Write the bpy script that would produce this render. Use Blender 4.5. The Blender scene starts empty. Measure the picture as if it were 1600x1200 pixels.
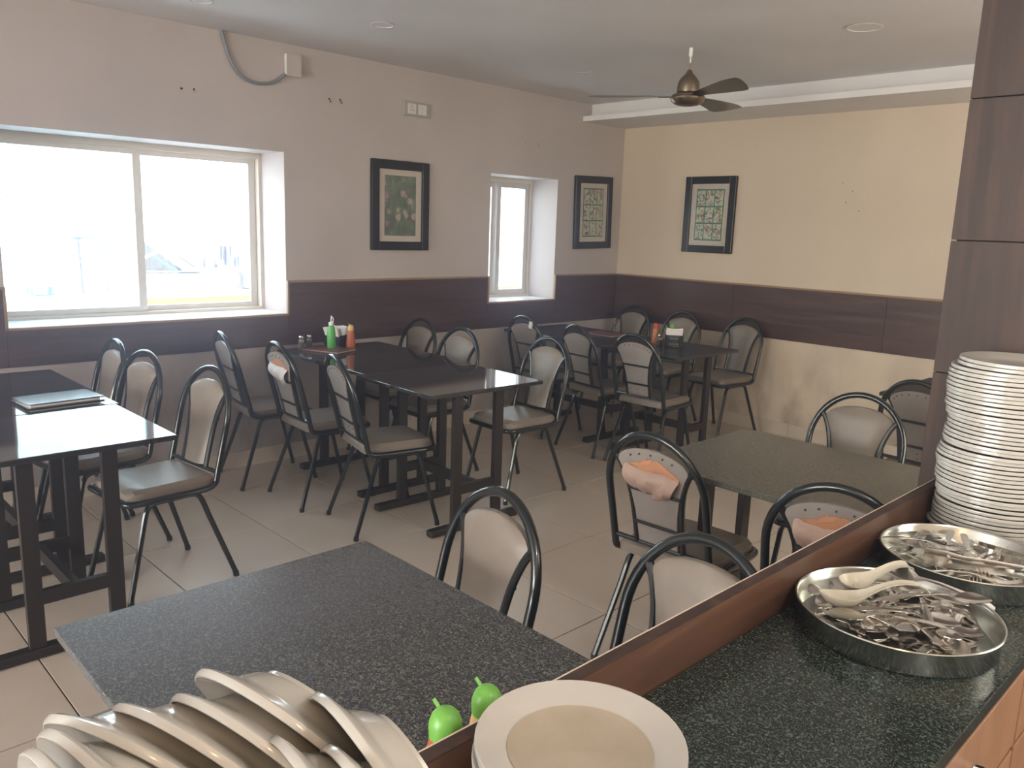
import bpy, bmesh, math, random
from mathutils import Vector, Matrix
R_ = math.radians
random.seed(7)
SC = bpy.context.scene
COL = SC.collection

# ------------------------------------------------------------------ camera
def camera():
    f_px, yaw, pitch, roll = 1262.212, 0.79375, 0.19147, 0.034912
    loc = Vector((4.67976, -5.89917, 1.54167))
    f = Vector((-math.sin(yaw)*math.cos(pitch), math.cos(yaw)*math.cos(pitch), -math.sin(pitch)))
    r = Vector((math.cos(yaw), math.sin(yaw), 0)); u = r.cross(f)
    c, s = math.cos(roll), math.sin(roll)
    r2 = c*r + s*u; u2 = -s*r + c*u
    m = Matrix(((r2.x, u2.x, -f.x, loc.x), (r2.y, u2.y, -f.y, loc.y), (r2.z, u2.z, -f.z, loc.z), (0, 0, 0, 1)))
    cd = bpy.data.cameras.new('camera'); cd.sensor_width = 36; cd.lens = f_px*36/1600
    cd.clip_start = 0.02; cd.clip_end = 200
    o = bpy.data.objects.new('camera', cd); COL.objects.link(o); o.matrix_world = m
    SC.camera = o
camera()

# ------------------------------------------------------------------ world, sun, lamps, exposure
def world():
    w = bpy.data.worlds.new('daylight'); SC.world = w; w.use_nodes = True
    nt = w.node_tree; bg = nt.nodes['Background']
    bg.inputs[0].default_value = (0.80, 0.89, 1.0, 1); bg.inputs[1].default_value = 5.0
world()
def light(name, kind, loc, energy, color, size=0.3, size_y=None, target=None, angle=None):
    l = bpy.data.lights.new(name, kind); l.energy = energy; l.color = color
    if kind == 'AREA':
        l.size = size
        if size_y: l.shape = 'RECTANGLE'; l.size_y = size_y
    elif kind == 'POINT': l.shadow_soft_size = size
    elif kind == 'SUN': l.angle = angle or 0.01
    o = bpy.data.objects.new(name, l); COL.objects.link(o); o.location = loc
    if target is not None:
        o.rotation_euler = (Vector(target) - Vector(loc)).to_track_quat('-Z', 'Y').to_euler()
    return o
light('sun', 'SUN', (4, 2, 10), 3.5, (1.0, 0.96, 0.90), target=(0.5, 0.5, 0), angle=0.02)
# portals that guide daylight sampling through the two windows
for nm, c, s in (('window_portal', (-0.44, -4.11, 1.45), (1.56, 1.02)), ('small_window_portal', (-0.44, -1.225, 1.45), (0.78, 1.0))):
    p_ = light(nm, 'AREA', c, 1, (1, 1, 1), s[0], s[1], target=(c[0]+1, c[1], c[2])); p_.data.cycles.is_portal = True
# unseen area fills added to brighten the room, and service lamps
light('rear_fill', 'AREA', (3.0, -11.8, 1.5), 420, (0.93, 0.95, 1.0), 4.6, 2.1, target=(2.3, 0, 2.4))
light('kitchen_side_fill', 'AREA', (6.3, -2.4, 1.5), 62, (1.0, 0.93, 0.84), 2.4, 1.8, target=(0, -2.2, 1.9))
light('service_lamp', 'POINT', (5.35, -5.0, 2.35), 20, (1.0, 0.96, 0.90), 0.05)
light('warm_service_lamp', 'POINT', (5.2, -6.3, 2.2), 8, (1.0, 0.62, 0.30), 0.04)
SC.view_settings.view_transform = 'Standard'
SC.view_settings.look = 'None'
SC.view_settings.gamma = 1.0
SC.view_settings.use_curve_mapping = False
SC.view_settings.exposure = 0.88
SC.cycles.max_bounces = 10; SC.cycles.diffuse_bounces = 6; SC.cycles.glossy_bounces = 5
SC.cycles.transparent_max_bounces = 12; SC.cycles.transmission_bounces = 6
SC.cycles.caustics_reflective = False; SC.cycles.caustics_refractive = False
SC.cycles.sample_clamp_indirect = 6.0

# ------------------------------------------------------------------ materials
MATS = {}
class NT:
    def __init__(s, m): s.t = m.node_tree; s.n = s.t.nodes; s.l = s.t.links
    def node(s, typ, **kw):
        n = s.n.new(typ)
        for k, v in kw.items():
            if k.startswith('i_'): n.inputs[int(k[2:])].default_value = v
            else: setattr(n, k, v)
        return n
    def link(s, a, b): s.l.new(a, b)
    def ramp(s, fac, stops, interp='LINEAR'):
        r = s.n.new('ShaderNodeValToRGB'); r.color_ramp.interpolation = interp
        e = r.color_ramp.elements
        while len(e) < len(stops): e.new(0.5)
        for el, (p, c) in zip(e, stops): el.position = p; el.color = (*c, 1) if len(c) == 3 else c
        s.link(fac, r.inputs[0]); return r.outputs[0]
    def mix(s, fac, a, b, mode='MIX'):
        m = s.n.new('ShaderNodeMix'); m.data_type = 'RGBA'; m.blend_type = mode
        for i, v in ((0, fac), (6, a), (7, b)):
            if isinstance(v, (int, float)): m.inputs[i].default_value = v
            elif isinstance(v, tuple): m.inputs[i].default_value = (*v, 1)
            else: s.link(v, m.inputs[i])
        return m.outputs[2]
    def math(s, op, a, b=0.0, clamp=False):
        m = s.n.new('ShaderNodeMath'); m.operation = op; m.use_clamp = clamp
        for i, v in ((0, a), (1, b)):
            if isinstance(v, (int, float)): m.inputs[i].default_value = v
            else: s.link(v, m.inputs[i])
        return m.outputs[0]
def mat(name, col=(0.5, 0.5, 0.5), rough=0.5, metal=0.0, spec=0.5, coat=0.0, fn=None, trans=0.0):
    m = bpy.data.materials.new(name); m.use_nodes = True
    b = m.node_tree.nodes['Principled BSDF']
    b.inputs['Base Color'].default_value = (*col, 1); b.inputs['Roughness'].default_value = rough
    b.inputs['Metallic'].default_value = metal; b.inputs['Specular IOR Level'].default_value = spec
    b.inputs['Coat Weight'].default_value = coat; b.inputs['Transmission Weight'].default_value = trans
    b.inputs['Coat Roughness'].default_value = 0.08
    if fn: fn(NT(m), b)
    MATS[name] = m; return m
def coords(t, kind='Object', scale=(1, 1, 1)):
    tc = t.node('ShaderNodeTexCoord'); mp = t.node('ShaderNodeMapping'); mp.inputs['Scale'].default_value = scale
    t.link(tc.outputs[kind], mp.inputs[0]); return mp.outputs[0]
def geo(t, scale=(1, 1, 1)):
    g = t.node('ShaderNodeNewGeometry'); mp = t.node('ShaderNodeMapping'); mp.inputs['Scale'].default_value = scale
    t.link(g.outputs['Position'], mp.inputs[0]); return mp.outputs[0]
def noise(t, vec, scale, detail=3, rough=0.5, dist=0.0):
    n = t.node('ShaderNodeTexNoise'); n.inputs['Scale'].default_value = scale; n.inputs['Detail'].default_value = detail
    n.inputs['Roughness'].default_value = rough; n.inputs['Distortion'].default_value = dist
    t.link(vec, n.inputs['Vector']); return n.outputs[0]
def bump(t, b, h, strength=0.2, dist=0.01):
    n = t.node('ShaderNodeBump'); n.inputs['Strength'].default_value = strength; n.inputs['Distance'].default_value = dist
    t.link(h, n.inputs['Height']); t.link(n.outputs[0], b.inputs['Normal'])

def wall_fn(c1, c2, stain):
    def fn(t, b):
        v = geo(t)
        a = noise(t, v, 0.9, 3, 0.55)
        col = t.ramp(a, [(0.3, c1), (0.7, c2)])
        # scuffs and grime that live on the plaster, thickest low down where chairs rub
        sx = t.node('ShaderNodeSeparateXYZ'); t.link(v, sx.inputs[0])
        low = t.math('SUBTRACT', 1.0, t.math('DIVIDE', sx.outputs[2], 0.85), True)
        g = noise(t, geo(t, (1, 1, 0.5)), 3.2, 5, 0.65)
        gm = t.ramp(g, [(0.42, (0, 0, 0)), (0.66, (1, 1, 1))])
        amt = t.math('ADD', t.math('MULTIPLY', low, 1.3), 0.10)
        col = t.mix(t.math('MULTIPLY', gm, amt, True), col, stain)
        t.link(col, b.inputs['Base Color'])
        bump(t, b, noise(t, v, 60, 3), 0.08, 0.004)
    return fn
mat('cream_plaster', rough=0.55, fn=wall_fn((0.59, 0.485, 0.395), (0.66, 0.55, 0.45), (0.30, 0.25, 0.21)))
mat('glare_tinted_plaster', rough=0.55, fn=wall_fn((0.45, 0.405, 0.405), (0.52, 0.465, 0.46), (0.28, 0.24, 0.22)))  # cream plaster with the window glare's mauve tint put into the colour
mat('white_plaster', (0.78, 0.76, 0.74), 0.6)
def ceil_fn(t, b):
    v = geo(t)
    c = t.ramp(noise(t, v, 0.8, 4, 0.6), [(0.35, (0.62, 0.60, 0.62)), (0.65, (0.71, 0.69, 0.71))])
    t.link(c, b.inputs['Base Color']); bump(t, b, noise(t, v, 3, 3), 0.15, 0.02)
mat('ceiling_paint', rough=0.6, fn=ceil_fn)
mat('cornice_paint', (0.72, 0.70, 0.72), 0.6)
def wood_fn(c1, c2, c3, axis, sc=1.0, rough=0.35):
    def fn(t, b):
        s = {'x': (1.2, 16, 16), 'y': (16, 1.2, 16), 'z': (16, 16, 1.2)}[axis]
        v = geo(t, tuple(k*sc for k in s))
        n1 = noise(t, v, 1.6, 8, 0.62, 0.8)
        n2 = noise(t, geo(t, tuple(k*sc*3 for k in s)), 3, 4, 0.6)
        c = t.ramp(n1, [(0.3, c1), (0.5, c2), (0.72, c3)])
        c = t.mix(t.math('MULTIPLY', n2, 0.45), c, c1)
        t.link(c, b.inputs['Base Color']); bump(t, b, n2, 0.05, 0.002)
        b.inputs['Roughness'].default_value = rough
    return fn
mat('dado_laminate', fn=wood_fn((0.040, 0.022, 0.024), (0.082, 0.046, 0.046), (0.14, 0.080, 0.072), 'y', 0.8))
mat('dado_laminate_back', fn=wood_fn((0.040, 0.022, 0.022), (0.082, 0.046, 0.044), (0.14, 0.080, 0.068), 'x', 0.8))
mat('pillar_laminate', spec=0.25, fn=wood_fn((0.036, 0.024, 0.021), (0.062, 0.041, 0.035), (0.115, 0.066, 0.048), 'z', 0.7, 0.5))
mat('ledge_veneer', fn=wood_fn((0.070, 0.035, 0.024), (0.125, 0.063, 0.040), (0.22, 0.115, 0.070), 'y', 0.9, 0.32))
mat('wood_bead', (0.30, 0.19, 0.12), 0.4)
mat('pale_banding', (0.72, 0.60, 0.50), 0.35)
mat('cabinet_wood', fn=wood_fn((0.20, 0.10, 0.05), (0.28, 0.14, 0.07), (0.34, 0.18, 0.09), 'z', 0.8, 0.4))
mat('dark_gap', (0.012, 0.010, 0.009), 0.8)
def tile_fn(t, b):
    v = geo(t)
    oi = t.node('ShaderNodeObjectInfo')
    n = noise(t, v, 2.5, 5, 0.6, 0.4)
    c = t.ramp(n, [(0.3, (0.54, 0.46, 0.395)), (0.7, (0.62, 0.54, 0.47))])
    c = t.mix(t.math('MULTIPLY', oi.outputs['Random'], 0.16), c, (0.46, 0.39, 0.34))
    t.link(c, b.inputs['Base Color'])
mat('floor_tile', rough=0.30, spec=0.9, fn=tile_fn)
mat('grout', (0.075, 0.060, 0.050), 0.8)
def granite_fn(base, fleck, fleck2, amt, scale, smear_sheen=0.0, rough=0.12):
    def fn(t, b):
        v = coords(t, 'Object', (1, 1.0, 1))
        vd = t.node('ShaderNodeVectorMath'); vd.operation = 'MULTIPLY_ADD'
        nn = t.node('ShaderNodeTexNoise'); nn.inputs['Scale'].default_value = scale*0.25; t.link(v, nn.inputs['Vector'])
        t.link(nn.outputs[1], vd.inputs[0]); vd.inputs[1].default_value = (0.02,)*3; t.link(v, vd.inputs[2])
        n1 = noise(t, vd.outputs[0], scale, 2, 0.5)
        n2 = noise(t, vd.outputs[0], scale*2.1, 2, 0.6)
        n3 = noise(t, v, scale*0.35, 3, 0.6)
        c = t.mix(t.ramp(n3, [(0.35, (0, 0, 0)), (0.7, (1, 1, 1))]), base, tuple(k*1.6 for k in base))
        c = t.mix(t.math('MULTIPLY', t.ramp(n1, [(amt, (0, 0, 0)), (amt+0.05, (1, 1, 1))]), 0.85), c, fleck)
        c = t.mix(t.math('MULTIPLY', t.ramp(n2, [(amt+0.03, (0, 0, 0)), (amt+0.08, (1, 1, 1))]), 0.7), c, fleck2)
        r = t.ramp(n3, [(0.3, (rough,)*3), (0.8, (rough*1.15,)*3)])
        if smear_sheen:
            # wiping-cloth swirls, merged with a bluish window sheen put into the colour
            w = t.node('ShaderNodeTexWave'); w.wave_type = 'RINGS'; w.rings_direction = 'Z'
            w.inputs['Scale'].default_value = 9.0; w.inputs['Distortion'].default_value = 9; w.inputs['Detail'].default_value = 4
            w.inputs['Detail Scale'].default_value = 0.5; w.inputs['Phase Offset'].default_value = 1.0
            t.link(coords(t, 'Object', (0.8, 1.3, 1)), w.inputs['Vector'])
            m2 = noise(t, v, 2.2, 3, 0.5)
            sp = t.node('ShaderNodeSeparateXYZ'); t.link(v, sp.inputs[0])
            side = t.math('SUBTRACT', 0.62, t.math('MULTIPLY', sp.outputs[0], 1.5), True)   # painted window sheen, stronger at the open end
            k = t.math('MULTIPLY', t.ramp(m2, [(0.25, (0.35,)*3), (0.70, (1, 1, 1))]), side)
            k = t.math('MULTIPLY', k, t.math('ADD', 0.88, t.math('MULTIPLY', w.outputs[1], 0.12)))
            k = t.math('MULTIPLY', k, smear_sheen*1.5)
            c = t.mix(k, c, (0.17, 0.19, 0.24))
        t.link(c, b.inputs['Base Color']); t.link(r, b.inputs['Roughness'])
    return fn
mat('green_granite', spec=0.5, fn=granite_fn((0.006, 0.010, 0.010), (0.075, 0.12, 0.095), (0.17, 0.20, 0.16), 0.555, 230, 0.0, 0.10))
mat('smeared_sheen_granite', spec=0.9, fn=granite_fn((0.011, 0.013, 0.017), (0.11, 0.12, 0.10), (0.34, 0.34, 0.26), 0.550, 165, 0.30, 0.235))
mat('dusty_granite', spec=0.8, fn=granite_fn((0.028, 0.032, 0.024), (0.14, 0.135, 0.10), (0.36, 0.33, 0.25), 0.56, 170, 0.12, 0.235))
mat('brown_granite', spec=0.8, fn=granite_fn((0.022, 0.020, 0.019), (0.06, 0.055, 0.05), (0.15, 0.14, 0.13), 0.63, 200, 0.12, 0.06))
mat('edge_granite', spec=0.8, fn=granite_fn((0.012, 0.014, 0.015), (0.05, 0.06, 0.055), (0.12, 0.12, 0.11), 0.60, 200, 0.0, 0.12))
mat('leg_paint', (0.022, 0.017, 0.015), 0.42)
def tube_fn(t, b):
    n = noise(t, coords(t), 90, 4, 0.7)
    c = t.ramp(n, [(0.66, (0.008, 0.012, 0.014)), (0.74, (0.06, 0.06, 0.06))])
    t.link(c, b.inputs['Base Color'])
mat('black_enamel', rough=0.22, coat=0.4, fn=tube_fn)
def vinyl_fn(c1, c2, rough=0.36):
    def fn(t, b):
        v = coords(t); oi = t.node('ShaderNodeObjectInfo')
        n = noise(t, v, 7, 5, 0.65)
        c = t.ramp(n, [(0.3, c1), (0.7, c2)])
        c = t.mix(t.math('MULTIPLY', oi.outputs['Random'], 0.25), c, tuple(k*0.8 for k in c1))
        t.link(c, b.inputs['Base Color']); bump(t, b, noise(t, v, 160, 2), 0.08, 0.001)
        t.link(t.ramp(n, [(0.3, (rough-0.05,)*3), (0.7, (rough+0.08,)*3)]), b.inputs['Roughness'])
    return fn
mat('taupe_vinyl', fn=vinyl_fn((0.20, 0.17, 0.145), (0.28, 0.24, 0.205)))
mat('grey_backcloth', fn=vinyl_fn((0.24, 0.215, 0.20), (0.31, 0.28, 0.26), 0.6))
mat('orange_board', fn=vinyl_fn((0.42, 0.19, 0.10), (0.58, 0.30, 0.18), 0.75))
mat('peeled_vinyl', fn=vinyl_fn((0.36, 0.23, 0.18), (0.48, 0.37, 0.31), 0.55))
mat('white_lining', fn=vinyl_fn((0.55, 0.52, 0.54), (0.70, 0.67, 0.68), 0.6))
mat('rivet_metal', (0.06, 0.045, 0.04), 0.4, 0.6)
def steel_fn(t, b):
    n = noise(t, coords(t, 'Object', (1, 1, 40)), 6, 3, 0.6)
    t.link(t.ramp(n, [(0.3, (0.16,)*3), (0.7, (0.25,)*3)]), b.inputs['Roughness'])
mat('tray_steel', (0.62, 0.64, 0.60), 0.22, 1.0, fn=steel_fn)
mat('cutlery_steel', (0.74, 0.72, 0.68), 0.2, 1.0)
mat('chrome', (0.8, 0.8, 0.8), 0.1, 1.0)
def melamine_fn(c1, c2, rough):
    def fn(t, b):
        n = noise(t, coords(t), 9, 5, 0.65); t.link(t.ramp(n, [(0.35, c1), (0.7, c2)]), b.inputs['Base Color'])
        b.inputs['Roughness'].default_value = rough
    return fn
mat('ivory_melamine', coat=0.3, fn=melamine_fn((0.50, 0.49, 0.45), (0.56, 0.55, 0.51), 0.22))
mat('worn_melamine', fn=melamine_fn((0.38, 0.33, 0.25), (0.47, 0.42, 0.34), 0.42))
mat('white_melamine', coat=0.4, fn=melamine_fn((0.42, 0.41, 0.37), (0.48, 0.47, 0.43), 0.18))
mat('cream_plastic', (0.56, 0.53, 0.43), 0.25)
mat('aluminium_frame', (0.60, 0.57, 0.54), 0.4, 0.3)
mat('frame_paint', (0.66, 0.60, 0.52), 0.5)
mat('sill_stone', (0.75, 0.76, 0.80), 0.3)
def glass_mat(name, tint, haze, gloss=0.04):
    m = bpy.data.materials.new(name); m.use_nodes = True; t = NT(m)
    t.n.remove(t.n['Principled BSDF'])
    tr = t.node('ShaderNodeBsdfTransparent'); tr.inputs[0].default_value = (*tint, 1)
    gl = t.node('ShaderNodeBsdfGlossy'); gl.inputs['Roughness'].default_value = 0.03
    df = t.node('ShaderNodeBsdfTranslucent'); df.inputs[0].default_value = (0.7, 0.85, 0.9, 1)
    m1 = t.node('ShaderNodeMixShader'); m1.inputs[0].default_value = haze
    t.link(tr.outputs[0], m1.inputs[1]); t.link(df.outputs[0], m1.inputs[2])
    m2 = t.node('ShaderNodeMixShader'); m2.inputs[0].default_value = gloss
    t.link(m1.outputs[0], m2.inputs[1]); t.link(gl.outputs[0], m2.inputs[2])
    t.link(m2.outputs[0], t.n['Material Output'].inputs[0]); MATS[name] = m
glass_mat('dusty_pane', (0.88, 0.97, 1.0), 0.08)
glass_mat('clear_pane', (0.97, 0.99, 1.0), 0.02)
glass_mat('picture_glass', (1, 1, 1), 0.0, 0.05)
mat('clear_glass', (0.95, 0.97, 1.0), 0.05, trans=0.9)
mat('black_frame', (0.010, 0.010, 0.013), 0.3)
mat('mat_board', (0.55, 0.49, 0.45), 0.7)
mat('print_green', (0.05, 0.18, 0.12), 0.6)
def botanic_fn(t, b):
    v = coords(t, 'Object', (1, 1, 1)); oi = t.node('ShaderNodeObjectInfo')
    va = t.node('ShaderNodeVectorMath'); va.operation = 'ADD'; t.link(v, va.inputs[0])
    cb = t.node('ShaderNodeCombineXYZ'); k = t.math('MULTIPLY', oi.outputs['Random'], 50); t.link(k, cb.inputs[0]); t.link(k, cb.inputs[1]); t.link(k, cb.inputs[2])
    t.link(cb.outputs[0], va.inputs[1])
    n = noise(t, va.outputs[0], 28, 4, 0.7, 1.5)
    n2 = noise(t, va.outputs[0], 17, 2, 0.5)
    ink = t.ramp(n2, [(0.35, (0.05, 0.10, 0.06)), (0.45, (0.40, 0.08, 0.06)), (0.55, (0.14, 0.10, 0.18)), (0.68, (0.05, 0.08, 0.07))])
    m = t.ramp(n, [(0.47, (0, 0, 0)), (0.58, (1, 1, 1))])
    # flower in the middle of each cell
    gr = t.node('ShaderNodeTexGradient'); gr.gradient_type = 'SPHERICAL'
    t.link(coords(t, 'Object', (14, 14, 9)), gr.inputs[0])
    m = t.math('MULTIPLY', m, t.ramp(gr.outputs[1], [(0.18, (0, 0, 0)), (0.5, (1, 1, 1))]))
    t.link(t.mix(m, (0.50, 0.56, 0.44), ink), b.inputs['Base Color'])
mat('botanical_print', rough=0.6, fn=botanic_fn)
def collage_fn(t, b):
    v = coords(t)
    n = noise(t, v, 14, 5, 0.7, 0.8); n2 = noise(t, v, 9, 3, 0.6)
    vo = t.node('ShaderNodeTexVoronoi'); vo.inputs['Scale'].default_value = 13; t.link(v, vo.inputs['Vector'])
    c = t.ramp(n, [(0.3, (0.035, 0.065, 0.07)), (0.5, (0.07, 0.13, 0.10)), (0.62, (0.16, 0.23, 0.17)), (0.75, (0.42, 0.42, 0.36))])
    fl = t.ramp(vo.outputs[0], [(0.22, (1, 1, 1)), (0.36, (0, 0, 0))])
    pc = t.ramp(n2, [(0.35, (0.35, 0.07, 0.11)), (0.5, (0.50, 0.32, 0.42)), (0.65, (0.55, 0.45, 0.25))])
    t.link(t.mix(t.math('MULTIPLY', fl, 0.75), c, pc), b.inputs['Base Color'])
mat('flower_collage', rough=0.5, fn=collage_fn)
mat('socket_white', (0.66, 0.64, 0.62), 0.4); mat('socket_grey', (0.36, 0.34, 0.34), 0.4); mat('socket_hole', (0.04, 0.04, 0.04), 0.6)
mat('grey_conduit', (0.20, 0.22, 0.26), 0.6)
def bronze_fn(t, b):
    n = noise(t, coords(t, 'Object', (1, 1, 0.02)), 60, 2); t.link(t.ramp(n, [(0.3, (0.30,)*3), (0.7, (0.42,)*3)]), b.inputs['Roughness'])
mat('brushed_bronze', (0.30, 0.235, 0.17), 0.3, 1.0, fn=bronze_fn)
mat('blade_bronze', (0.26, 0.26, 0.22), 0.30, 0.9)
mat('downlight_ring', (0.75, 0.73, 0.72), 0.3, 0.2)
mat('green_plastic', (0.10, 0.42, 0.10), 0.4); mat('lime_plastic', (0.16, 0.42, 0.07), 0.35)
mat('red_plastic', (0.55, 0.03, 0.02), 0.35); mat('sauce_red', (0.42, 0.10, 0.045), 0.4); mat('sauce_orange', (0.60, 0.22, 0.08), 0.4)
mat('sauce_yellow', (0.62, 0.42, 0.16), 0.4)
mat('white_plastic', (0.75, 0.75, 0.75), 0.4)
mat('paper_white', (0.82, 0.80, 0.80), 0.8)
mat('menu_cover', (0.05, 0.06, 0.08), 0.18, coat=0.6); mat('maroon_cover', (0.14, 0.035, 0.030), 0.3)
mat('holder_black', (0.012, 0.013, 0.016), 0.35); mat('chalk', (0.55, 0.55, 0.52), 0.7)
mat('salt', (0.7, 0.68, 0.65), 0.7); mat('pepper', (0.10, 0.08, 0.07), 0.8)
mat('yellow_paint', (0.50, 0.24, 0.07), 0.7); mat('roof_screed', (0.62, 0.66, 0.66), 0.8)
def conc_fn(t, b):
    n = noise(t, geo(t, (4, 4, 0.6)), 3, 4, 0.6)
    t.link(t.ramp(n, [(0.4, (0.06, 0.055, 0.07)), (0.6, (0.30, 0.28, 0.27))]), b.inputs['Base Color'])
mat('stained_render', rough=0.8, fn=conc_fn)
mat('outdoor_white', (0.80, 0.80, 0.78), 0.7); mat('collector_grey', (0.05, 0.055, 0.075), 0.5); mat('pipe_blue', (0.01, 0.06, 0.22), 0.5)
mat('pipe_white', (0.75, 0.80, 0.80), 0.5); mat('leaf', (0.10, 0.24, 0.05), 0.6); mat('grille_grey', (0.03, 0.035, 0.04), 0.6)
mat('foot_steel', (0.30, 0.30, 0.30), 0.35, 0.8)
mat('copper_tone', (0.55, 0.28, 0.12), 0.2, 1.0)

# ------------------------------------------------------------------ mesh helpers
class MB:
    def __init__(s): s.v = []; s.f = []; s.sm = []; s.mi = []; s.cur = 0
    def add(s, vs, fs, smooth=False):
        o = len(s.v); s.v += [tuple(v) for v in vs]; s.f += [tuple(i+o for i in f) for f in fs]
        s.sm += [smooth]*len(fs); s.mi += [s.cur]*len(fs)
    def box(s, c, d, rz=0.0, m=None, bev=0.0):
        hx, hy, hz = d[0]/2, d[1]/2, d[2]/2
        if bev > 0:
            bm = bmesh.new(); bmesh.ops.create_cube(bm, size=1)
            for v in bm.verts: v.co = Vector((v.co.x*d[0], v.co.y*d[1], v.co.z*d[2]))
            bmesh.ops.bevel(bm, geom=bm.edges[:], offset=bev, segments=2, affect='EDGES', profile=0.5)
            vs = [v.co.copy() for v in bm.verts]; fs = [[v.index for v in f.verts] for f in bm.faces]; bm.free()
        else:
            vs = [Vector((x*hx, y*hy, z*hz)) for x in (-1, 1) for y in (-1, 1) for z in (-1, 1)]
            fs = [(0, 1, 3, 2), (4, 6, 7, 5), (0, 4, 5, 1), (2, 3, 7, 6), (0, 2, 6, 4), (1, 5, 7, 3)]
        M = m if m is not None else Matrix.Rotation(rz, 4, 'Z')
        s.add([M @ v + Vector(c) for v in vs], fs, bev > 0.004)
        return s
    def tube(s, pts, r, n=8, closed=False, taper=None):
        pts = [Vector(p) for p in pts]; N = len(pts); vs = []; fs = []
        prev = None
        for i, p in enumerate(pts):
            a = pts[(i-1) % N] if (closed or i > 0) else p; b = pts[(i+1) % N] if (closed or i < N-1) else p
            d = (b-a).normalized()
            if prev is None:
                h = Vector((0, 0, 1)) if abs(d.z) < 0.9 else Vector((1, 0, 0)); nx = d.cross(h).normalized()
            else:
                nx = (prev - d*prev.dot(d)).normalized()
            prev = nx; ny = d.cross(nx)
            rr = r if taper is None else r*taper[i]
            for k in range(n):
                an = 2*math.pi*k/n; vs.append(p + nx*math.cos(an)*rr + ny*math.sin(an)*rr)
        for i in range(N if closed else N-1):
            j = (i+1) % N
            for k in range(n):
                k2 = (k+1) % n; fs.append((i*n+k, j*n+k, j*n+k2, i*n+k2))
        if not closed: fs.append(tuple(range(n))); fs.append(tuple(range((N-1)*n, N*n))[::-1])
        s.add(vs, fs, True); return s
    def lathe(s, prof, n=24, c=(0, 0, 0), close=False):
        vs = []; fs = []; c = Vector(c); m = len(prof)
        for (r, z) in prof:
            for k in range(n):
                a = 2*math.pi*k/n; vs.append(c + Vector((r*math.cos(a), r*math.sin(a), z)))
        for i in range(m-1 if not close else m):
            j = (i+1) % m
            for k in range(n):
                k2 = (k+1) % n; fs.append((i*n+k, i*n+k2, j*n+k2, j*n+k))
        if not close:
            if prof[0][0] > 1e-6: fs.append(tuple(range(n))[::-1])
            if prof[-1][0] > 1e-6: fs.append(tuple(range((m-1)*n, m*n)))
        s.add(vs, fs, True); return s
    def grid(s, P, smooth=True):
        h, w = len(P), len(P[0]); s.add([p for row in P for p in row], [(i*w+j, i*w+j+1, (i+1)*w+j+1, (i+1)*w+j) for i in range(h-1) for j in range(w-1)], smooth); return s
    def shell(s, F, B, smooth=True):
        """closed solid from a front grid F and back grid B"""
        h, w = len(F), len(F[0]); n = h*w
        vs = [p for r in F for p in r] + [p for r in B for p in r]
        fs = []
        for i in range(h-1):
            for j in range(w-1):
                a, b, c, d = i*w+j, i*w+j+1, (i+1)*w+j+1, (i+1)*w+j
                fs.append((a, b, c, d)); fs.append((n+d, n+c, n+b, n+a))
        for i in range(h-1):
            fs.append((i*w, (i+1)*w, n+(i+1)*w, n+i*w)); fs.append(((i+1)*w+w-1, i*w+w-1, n+i*w+w-1, n+(i+1)*w+w-1))
        for j in range(w-1):
            fs.append((j+1, j, n+j, n+j+1)); fs.append(((h-1)*w+j, (h-1)*w+j+1, n+(h-1)*w+j+1, n+(h-1)*w+j))
        s.add(vs, fs, smooth); return s
    def mesh(s, name):
        me = bpy.data.meshes.new(name); me.from_pydata(s.v, [], s.f)
        me.polygons.foreach_set('use_smooth', s.sm); me.polygons.foreach_set('material_index', s.mi)
        me.validate(); me.update()
        bm = bmesh.new(); bm.from_mesh(me); bmesh.ops.remove_doubles(bm, verts=bm.verts, dist=1e-6)
        bmesh.ops.recalc_face_normals(bm, faces=bm.faces)
        for e in bm.edges:
            if len(e.link_faces) == 2 and e.calc_face_angle(0) > R_(38): e.smooth = False
        bm.to_mesh(me); bm.free()
        return me
    def build(s, name, m, parent=None, loc=None, rot=None):
        me = s.mesh(name)
        for k in (m if isinstance(m, (list, tuple)) else [m]): me.materials.append(MATS[k])
        return link(name, me, parent, loc, rot)
def link(name, data, parent=None, loc=None, rot=None):
    o = bpy.data.objects.new(name, data); COL.objects.link(o)
    if parent: o.parent = parent
    if loc is not None: o.location = loc
    if rot is not None: o.rotation_euler = rot
    return o
def thing(name, label, cat, loc=(0, 0, 0), rz=0.0, group=None):
    o = bpy.data.objects.new(name, None); COL.objects.link(o); o.empty_display_size = 0.1
    o.location = loc; o.rotation_euler = (0, 0, rz); o['label'] = label; o['category'] = cat
    if group: o['group'] = group
    return o
def tag(o, label, cat, group=None):
    o['label'] = label; o['category'] = cat
    if group: o['group'] = group
    return o
def struct(o, label=None, cat=None):
    o['kind'] = 'structure'
    if label: o['label'] = label
    if cat: o['category'] = cat
    return o
def dup(o, label=None, group=None, loc=None, rz=None, rot=None, parent=None):
    c = o.copy(); COL.objects.link(c)
    if parent is not None: c.parent = parent
    for ch in list(o.children): dup(ch, parent=c)
    if label: c['label'] = label
    if group: c['group'] = group
    if loc is not None: c.location = loc
    if rz is not None: c.rotation_euler = (0, 0, rz)
    if rot is not None: c.rotation_euler = rot
    return c
def smooth_path(pts, k=5):
    P = [Vector(p) for p in pts]; out = []
    for i in range(len(P)-1):
        p0 = P[max(i-1, 0)]; p1 = P[i]; p2 = P[i+1]; p3 = P[min(i+2, len(P)-1)]
        for j in range(k):
            t = j/k
            out.append(0.5*((2*p1) + (-p0+p2)*t + (2*p0-5*p1+4*p2-p3)*t*t + (-p0+3*p1-3*p2+p3)*t*t*t))
    out.append(P[-1]); return out

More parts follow.
